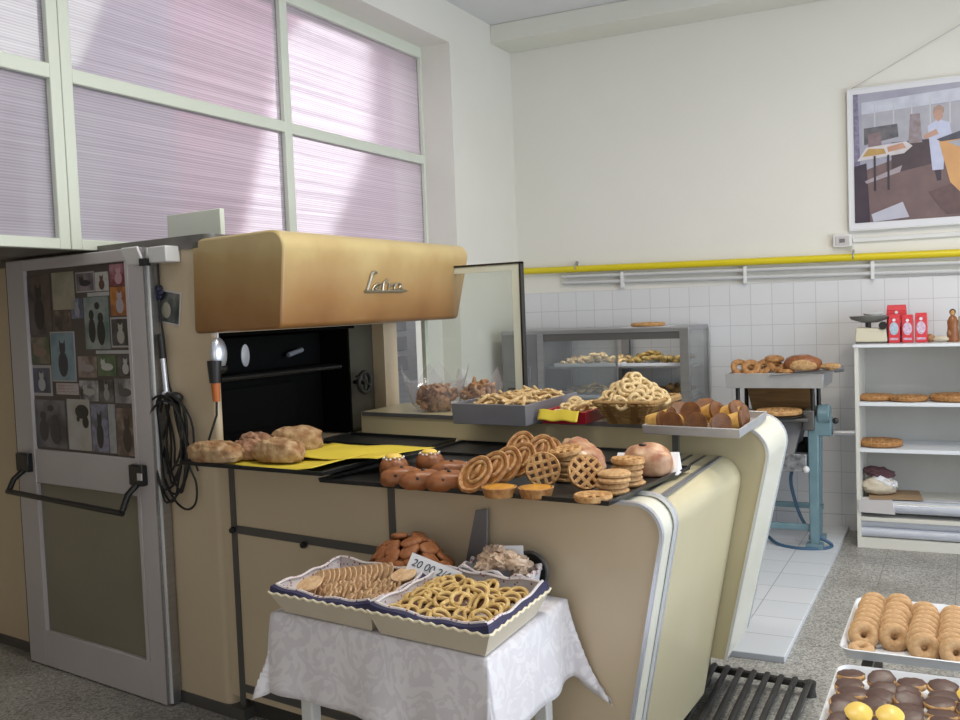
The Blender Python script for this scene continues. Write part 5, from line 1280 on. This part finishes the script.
t = thing('flour_bag', 'crumpled pale bag with dark top lying on the low shelf', 'bag', (-.535, 6.86, .328))
part('sack', MB().blob((0, 0, .055), (.115, .10, .065), None, .22, 2.4, 26, 14, 4, flatz=-.05), M['boxwood'], t)
part('open_end', MB().blob((.035, -.02, .085), (.085, .06, .035), ry(.3), .4, 3.5, 22, 12, 7), M['paper_white'], t)
part('dark_cloth', MB().blob((.0, .03, .135), (.10, .08, .038), ry(.15), .35, 3, 22, 12, 9), mat('plum_cloth', (.13, .06, .07), .9), t)
# tarts on the shelves
st = lattice_tart(.13, .030, M['crust'], M['jam'], 'lattice_tart', 5)
for (x, y, z, k, lab) in ((-.545, 6.84, .959, .95, 'round lattice tart at the left end of the upper shelf'), (-.345, 6.79, .959, .92, 'round tart with pale topping in the middle of the upper shelf'), (-.075, 6.82, .959, 1.15, 'largest lattice tart at the right of the upper shelf'), (-.52, 6.83, .657, 1.08, 'lattice tart alone on the middle shelf'), (.22, 6.83, .959, 1.0, 'lattice tart at the hidden right end of the upper shelf')):
    st.put((x, y, z), (0, 0, x*9), lab, None, k)
# kitchen scale
ZS = 1.3335
t = thing('kitchen_scale', 'cream kitchen scale with grey bowl at the left end of the shelf top', 'scale', (-.565, 6.86, ZS))
part('body', MB().hexa([(-.10, -.07, .008), (.10, -.07, .008), (.10, .07, .008), (-.10, .07, .008), (-.092, -.06, .105), (.092, -.06, .095), (.092, .06, .095), (-.092, .06, .105)]), M['beige_plastic'], t, bev=.008)
part('foot', MB().box(-.095, .095, -.065, .065, 0, .008), M['strip'], t)
part('stem', MB().cyl((-.02, 0, .10), (-.02, 0, .145), .018, 14), M['black_plastic'], t)
part('weighing_pan', MB().lathe([(.001, 0), (.05, .0), (.115, .022), (.128, .042), (.122, .044), (.05, .012), (.001, .010)], 30, (-.01, 0, .135), sx=1.0, sy=.75), mat('grey_enamel_pan', (.16, .16, .145), .4), t)
part('dial', MB().cyl((.075, -.055, .115), (.075, -.075, .115), .026, 16), M['black_plastic'], t)
part('bowl', MB().lathe([(.001, 0), (.04, .0), (.062, .03), (.058, .032), (.001, .006)], 22, (.01, .01, .165)), M['white_plastic'], t)
# red packets
def packet(x, y, w, h, lab, lm, txt):
    t = thing('red_packet', lab, 'packet', (x, y, ZS))
    b = MB(); b.hexa([(-w/2, -.03, 0), (w/2, -.03, 0), (w/2, .03, 0), (-w/2, .03, 0), (-w/2, -.028, h*.85), (w/2, -.028, h*.85), (w/2, .028, h*.85), (-w/2, .028, h*.85)])
    b.hexa([(-w/2, -.028, h*.85), (w/2, -.028, h*.85), (w/2, .028, h*.85), (-w/2, .028, h*.85), (-w*.47, -.008, h), (w*.47, -.008, h), (w*.47, .008, h), (-w*.47, .008, h)])
    part('carton', b, M['redprint'], t, bev=.004)
    lab_ = part('label', MB().lathe([(.001, 0), (.030, 0), (.030, .0012), (.001, .0013)], 20, (0, -.0305, h*.50), rx(PI/2), sx=.9, sy=1.4), lm, t)
    b = MB(); b.box(-w*.36, w*.36, -.0312, -.030, h*.10, h*.17); part('print_band', b, M['pinklabel'], t)
    part('seal', MB().lathe([(.001, 0), (.010, 0), (.010, .001), (.001, .001)], 14, (0, -.0298, h*.80), rx(PI/2)), M['paper_white'], t)
packet(-.425, 6.84, .068, .185, 'red packet with blue label standing next to the scale', M['bluelabel'], '')
packet(-.345, 6.84, .068, .180, 'red packet with pink label in the middle of the front three', M['pinklabel'], '')
packet(-.265, 6.84, .072, .190, 'red packet with pink label at the right of the front three', M['pinklabel'], '')
packet(-.415, 6.93, .120, .245, 'taller red packet standing behind the blue labelled one', M['pinklabel'], '')
# small things at the right end of the shelf top
t = thing('small_ornament', 'small dark and white ornament lying on the shelf beside the red packets', 'ornament', (-.165, 6.84, ZS))
part('dark_figure', MB().blob((-.045, 0, .024), (.026, .022, .028), None, .3, 3, 16, 10, 3), M['brownbit'], t)
part('shell', MB().blob((.012, 0, .018), (.05, .03, .02), None, .25, 3, 18, 10, 6), M['boxwood'], t)
part('knob', MB().blob((.065, .01, .055), (.018, .018, .022), None, .2, 3, 14, 9, 8).cyl((.065, .01, 0), (.065, .01, .04), .012, 10), M['brownbit'], t)
t = thing('figurine', 'standing brown figurine at the right end of the shelf top', 'figurine', (-.083, 6.86, ZS))
part('robe', MB().lathe([(.001, 0), (.034, 0), (.036, .02), (.030, .09), (.033, .13), (.020, .158), (.012, .165), (.001, .166)], 20, sy=.8), M['bun'], t)
part('head', MB().blob((0, 0, .182), (.016, .016, .021)), M['crust_pale'], t)
part('hair', MB().blob((0, .006, .188), (.019, .016, .021)), M['near_black'], t)
solo('jar', MB().lathe([(.001, 0), (.03, 0), (.03, .15), (.02, .17), (.02, .20), (.001, .20)], 18), M['boxwood'], 'pale bottle at the very right edge beside the figurine', 'bottle', (-.02, 6.88, ZS))
solo('dark_tray', MB().box(-.16, .20, -.09, .09, 0, .012), M['tray_black'], 'thin dark tray behind the ornaments on the shelf top', 'tray', (.02, 7.02, ZS), bev=.003)

# ------------------------------------------------------------------ pipes, outlet and picture on the back wall
def wall_pipe(name, z0, z1, r, mt, lab, y, x0=XL+.01, x1=XR-.01):
    return solo(name, MB().tube([(x0, y, z0), ((x0+x1)/2, y, (z0+z1)/2), (x1, y, z1)], r, 14), mt, lab, 'pipe')
wall_pipe('gas_pipe', 1.945, 1.925-.055, .026, M['yellow_pipe'], 'thick yellow gas pipe running along the back wall', 7.125)
wall_pipe('water_pipe', 1.885, 1.80, .015, M['grey_pipe'], 'upper thin grey pipe below the yellow one', 7.135, -2.85)
wall_pipe('water_pipe', 1.835, 1.74, .015, M['grey_pipe'], 'lower thin grey pipe below the yellow one', 7.135, -2.85)
for (x, lab) in ((-2.36, 'white pipe bracket above the display case'), (-1.433, 'white pipe bracket above the raised tray'), (-.575, 'white pipe bracket above the kitchen scale')):
    k = (x+3.25)/5.85
    solo('pipe_bracket', MB().box(-.012, .012, -.022, .026, -.065, .06), M['white_plastic'], lab, 'bracket', (x, 7.137, 1.85-.065*k), bev=.003)
for (x, lab) in ((-2.73, 'metal clamp on the yellow pipe at the left'), (-.695, 'metal clamp on the yellow pipe below the outlet box')):
    solo('pipe_clamp', MB().ring((0, 0, 0), .029, .005, ry(PI/2), 24, 8).box(-.005, .005, .0, .04, .026, .042), M['steel'], lab, 'clamp', (x, 7.125, 1.965-.095*(x+3.25)/5.85))
t = thing('outlet_box', 'white surface mounted outlet box above the yellow pipe', 'outlet', (-.765, 7.165, 2.03))
part('box', MB().box(-.062, .062, -.045, -.001, -.043, .045), M['white_plastic'], t, bev=.005)
part('cover', MB().box(-.045, .045, -.050, -.044, -.03, .032), M['paper_pink'], t, bev=.002)
part('switch', MB().box(-.018, .018, -.054, -.049, -.012, .014), M['steel_dull'], t, bev=.002)
solo('cable_conduit', MB().box(-.70, 1.6, 7.145, 7.163, 2.015, 2.045), M['white_plastic'], 'flat white cable conduit running right from the outlet box', 'conduit', bev=.003)
# framed photograph hanging on a cord
PX, PZ, PY = -.715, 2.10, 7.128
pt = thing('wall_picture', 'large framed photo of a bakery room hanging on a cord', 'picture', (-.1, PY, 2.1))
PW0, PW1 = -.712, .90
part('mount', MB().box(PW0+.1, PW1+.1, .0, .018, .0, .95), M['paper_white'], pt, bev=.002)
part('edge', MB().box(PW0+.092, PW0+.102, -.003, .02, -.003, .953).box(PW1+.098, PW1+.108, -.003, .02, -.003, .953).box(PW0+.1, PW1+.1, -.003, .02, -.008, .0).box(PW0+.1, PW1+.1, -.003, .02, .95, .958), M['white_plastic'], pt)
def pmat(n, a, c, s=10): return mat('print_'+n, a, .45, c2=c, nscale=s)
I0, I1, J0, J1 = -.680+.1, .868+.1, .045, .915
pr = part('print', MB().box(I0, I1, -.002, .0, J0, J1), pmat('room', (.42, .42, .52), (.30, .29, .38), 5), pt)
def pq(x, y): # picture fractions: x in units of the visible width (0..1 = left half seen), y from the top
    return (I0+x*.655, J1-y*(J1-J0))
def flat(name, pts, mt, lev):
    b = MB(); z = -.0024-.0006*lev
    b.prism([pq(*p) for p in pts], lambda a, c: Vector((a, z+.0005, c)), lambda a, c: Vector((a, z, c))); part(name, b, mt, pr)
P = pmat
flat('floor_print', [(0, .62), (.5, .50), (2.35, .50), (2.35, 1), (0, 1)], P('floor', (.20, .13, .13), (.14, .09, .10), 9), 0)
flat('window_print', [(.08, .07), (2.35, .0), (2.35, .10), (.08, .16)], P('window', (.62, .64, .74), (.45, .47, .56), 12), 0)
flat('wall_print', [(.08, .16), (2.35, .12), (2.35, .36), (.08, .40)], P('wall', (.44, .44, .50), (.36, .35, .42), 14), 1)
for x in (.2, .38, .55, .72, .9): flat('mullion_print', [(x, .09), (x+.012, .09), (x+.012, .30), (x, .30)], P('mull', (.55, .56, .6), (.5, .5, .55)), 2)
flat('dark_counter_print', [(.36, .40), (.80, .40), (.80, .58), (.36, .64)], P('dark', (.05, .035, .05), (.09, .06, .07)), 2)
flat('curtain_print', [(0, .0), (.045, .0), (.06, .55), (.0, .60)], P('curt', (.12, .09, .18), (.3, .28, .4), 30), 2)
flat('machine_print', [(.10, .27), (.42, .26), (.43, .36), (.10, .40)], P('mach', (.06, .06, .08), (.18, .17, .19), 16), 3)
flat('crate_print', [(.14, .32), (.26, .31), (.27, .42), (.14, .43)], P('crate', (.28, .2, .22), (.18, .12, .14), 20), 4)
flat('shelf_person_print', [(.54, .2), (.63, .2), (.65, .42), (.52, .42)], P('shf', (.33, .29, .33), (.22, .16, .17), 26), 3)
flat('trolley_print', [(.03, .52), (.12, .42), (.50, .40), (.56, .44), (.48, .49)], P('tray', (.66, .62, .66), (.55, .5, .52), 12), 5)
flat('pastry_print', [(.08, .49), (.14, .43), (.29, .44), (.31, .48)], P('pas', (.52, .34, .12), (.42, .24, .08), 24), 6)
flat('pastry_print', [(.32, .43), (.47, .41), (.50, .45), (.33, .47)], P('pas2', (.55, .33, .24), (.45, .22, .14), 24), 6)
for x in (.19, .32): flat('post_print', [(x, .49), (x+.02, .49), (x+.02, .76), (x, .76)], P('post', (.03, .03, .05), (.05, .04, .06)), 7)
flat('lower_tray_print', [(.10, .68), (.46, .58), (.44, .63), (.12, .70)], P('ltray', (.42, .36, .40), (.3, .25, .28)), 6)
flat('dark_side_print', [(0, .56), (.12, .54), (.15, 1), (0, 1)], P('dside', (.04, .025, .05), (.06, .04, .06)), 5)
flat('sheet_print', [(.16, .94), (.46, .86), (.52, .98), (.18, 1)], P('sheet', (.52, .52, .62), (.46, .46, .55)), 6)
flat('apron_print', [(.70, .30), (.80, .26), (.90, .29), (.92, .38), (.86, .45), (.84, .64), (.74, .64)], P('apron', (.55, .58, .76), (.48, .50, .68), 20), 4)
flat('face_print', [(.76, .20), (.80, .175), (.84, .20), (.84, .25), (.80, .28), (.76, .25)], P('face', (.52, .32, .26), (.46, .26, .2)), 5)
flat('hair_print', [(.75, .22), (.76, .17), (.81, .15), (.855, .18), (.85, .22), (.82, .19), (.78, .19)], P('hair', (.42, .30, .25), (.36, .24, .2)), 6)
flat('arm_print', [(.66, .37), (.78, .33), (.80, .37), (.68, .40)], P('arm', (.50, .30, .25), (.5, .3, .22)), 6)
flat('legs_print', [(.76, .64), (.82, .64), (.82, .72), (.78, .72)], P('legs', (.04, .03, .05), (.06, .04, .06)), 4)
flat('counter_print', [(.80, .42), (2.35, .30), (2.35, 1.0), (1.2, 1.0), (.90, .74)], P('cnt', (.68, .38, .16), (.55, .28, .12), 5), 6)
flat('counter_top_print', [(.78, .41), (1.10, .34), (2.35, .28), (2.35, .36), (.82, .43)], P('ctop', (.05, .05, .08), (.1, .1, .14), 12), 7)
flat('tray_print', [(.88, .44), (1.4, .38), (1.4, .48), (1.08, .52)], P('tr2', (.40, .41, .48), (.3, .3, .36)), 8)
flat('grate_print', [(.70, .80), (.92, .75), (1.5, .98), (.86, .98)], P('grt', (.10, .06, .07), (.15, .09, .09), 20), 5)
cordm = MB().tube([(PW0+.11, .008, .955), (.2, .012, 1.342), (PW1+.09, .008, .955)], .0025, 6)
part('cord', cordm, M['cord'], pt); part('nail', MB().cyl((.2, .04, 1.342), (.2, -.0, 1.347), .004, 8), M['steel'], pt)

# ------------------------------------------------------------------ light
w = bpy.data.worlds.new('world'); scene.world = w; w.use_nodes = True
bg = w.node_tree.nodes['Background']; bg.inputs[0].default_value = (.72, .84, 1, 1); bg.inputs[1].default_value = .8
def area(name, loc, rot, sx, sy, e, c):
    l = bpy.data.lights.new(name, 'AREA'); l.shape = 'RECTANGLE'; l.size = sx; l.size_y = sy; l.energy = e; l.color = c
    o = bpy.data.objects.new(name, l); COL.objects.link(o); o.location = loc; o.rotation_euler = rot; return o
area('shop_window_daylight', (2.75, 2.9, 1.5), (0, R(90), 0), 2.2, 5.3, 160, (.80, .90, 1))
area('front_fill_light', (.2, YF+.02, 1.35), (R(90), 0, 0), 2.6, 2.3, 20, (1, .88, .76))  # added warm fill from behind the camera, no door opening there
area('annex_fill_light', (-4.6, 5.8, 4.9), (0, R(-20), 0), 1.5, 5.0, 170, (1, .95, .98))  # added fill giving the space behind the panes its base brightness
area('ceiling_lamp', (-1.0, 2.6, ZC-.06), (0, 0, 0), 1.5, .3, 42, (1, .93, .80))
area('case_fill_light', (-2.28, 6.70, 1.392), (R(20), 0, 0), .95, .03, 1.5, (1, .95, .85))  # added fill light that brightens the case interior
area('ceiling_lamp', (.2, 4.4, ZC-.06), (0, 0, 0), .3, 1.5, 62, (1, .93, .80))
vs = scene.view_settings; vs.view_transform = 'Standard'; vs.look = 'None'; vs.gamma = 1; vs.exposure = -.1
vs.use_curve_mapping = False
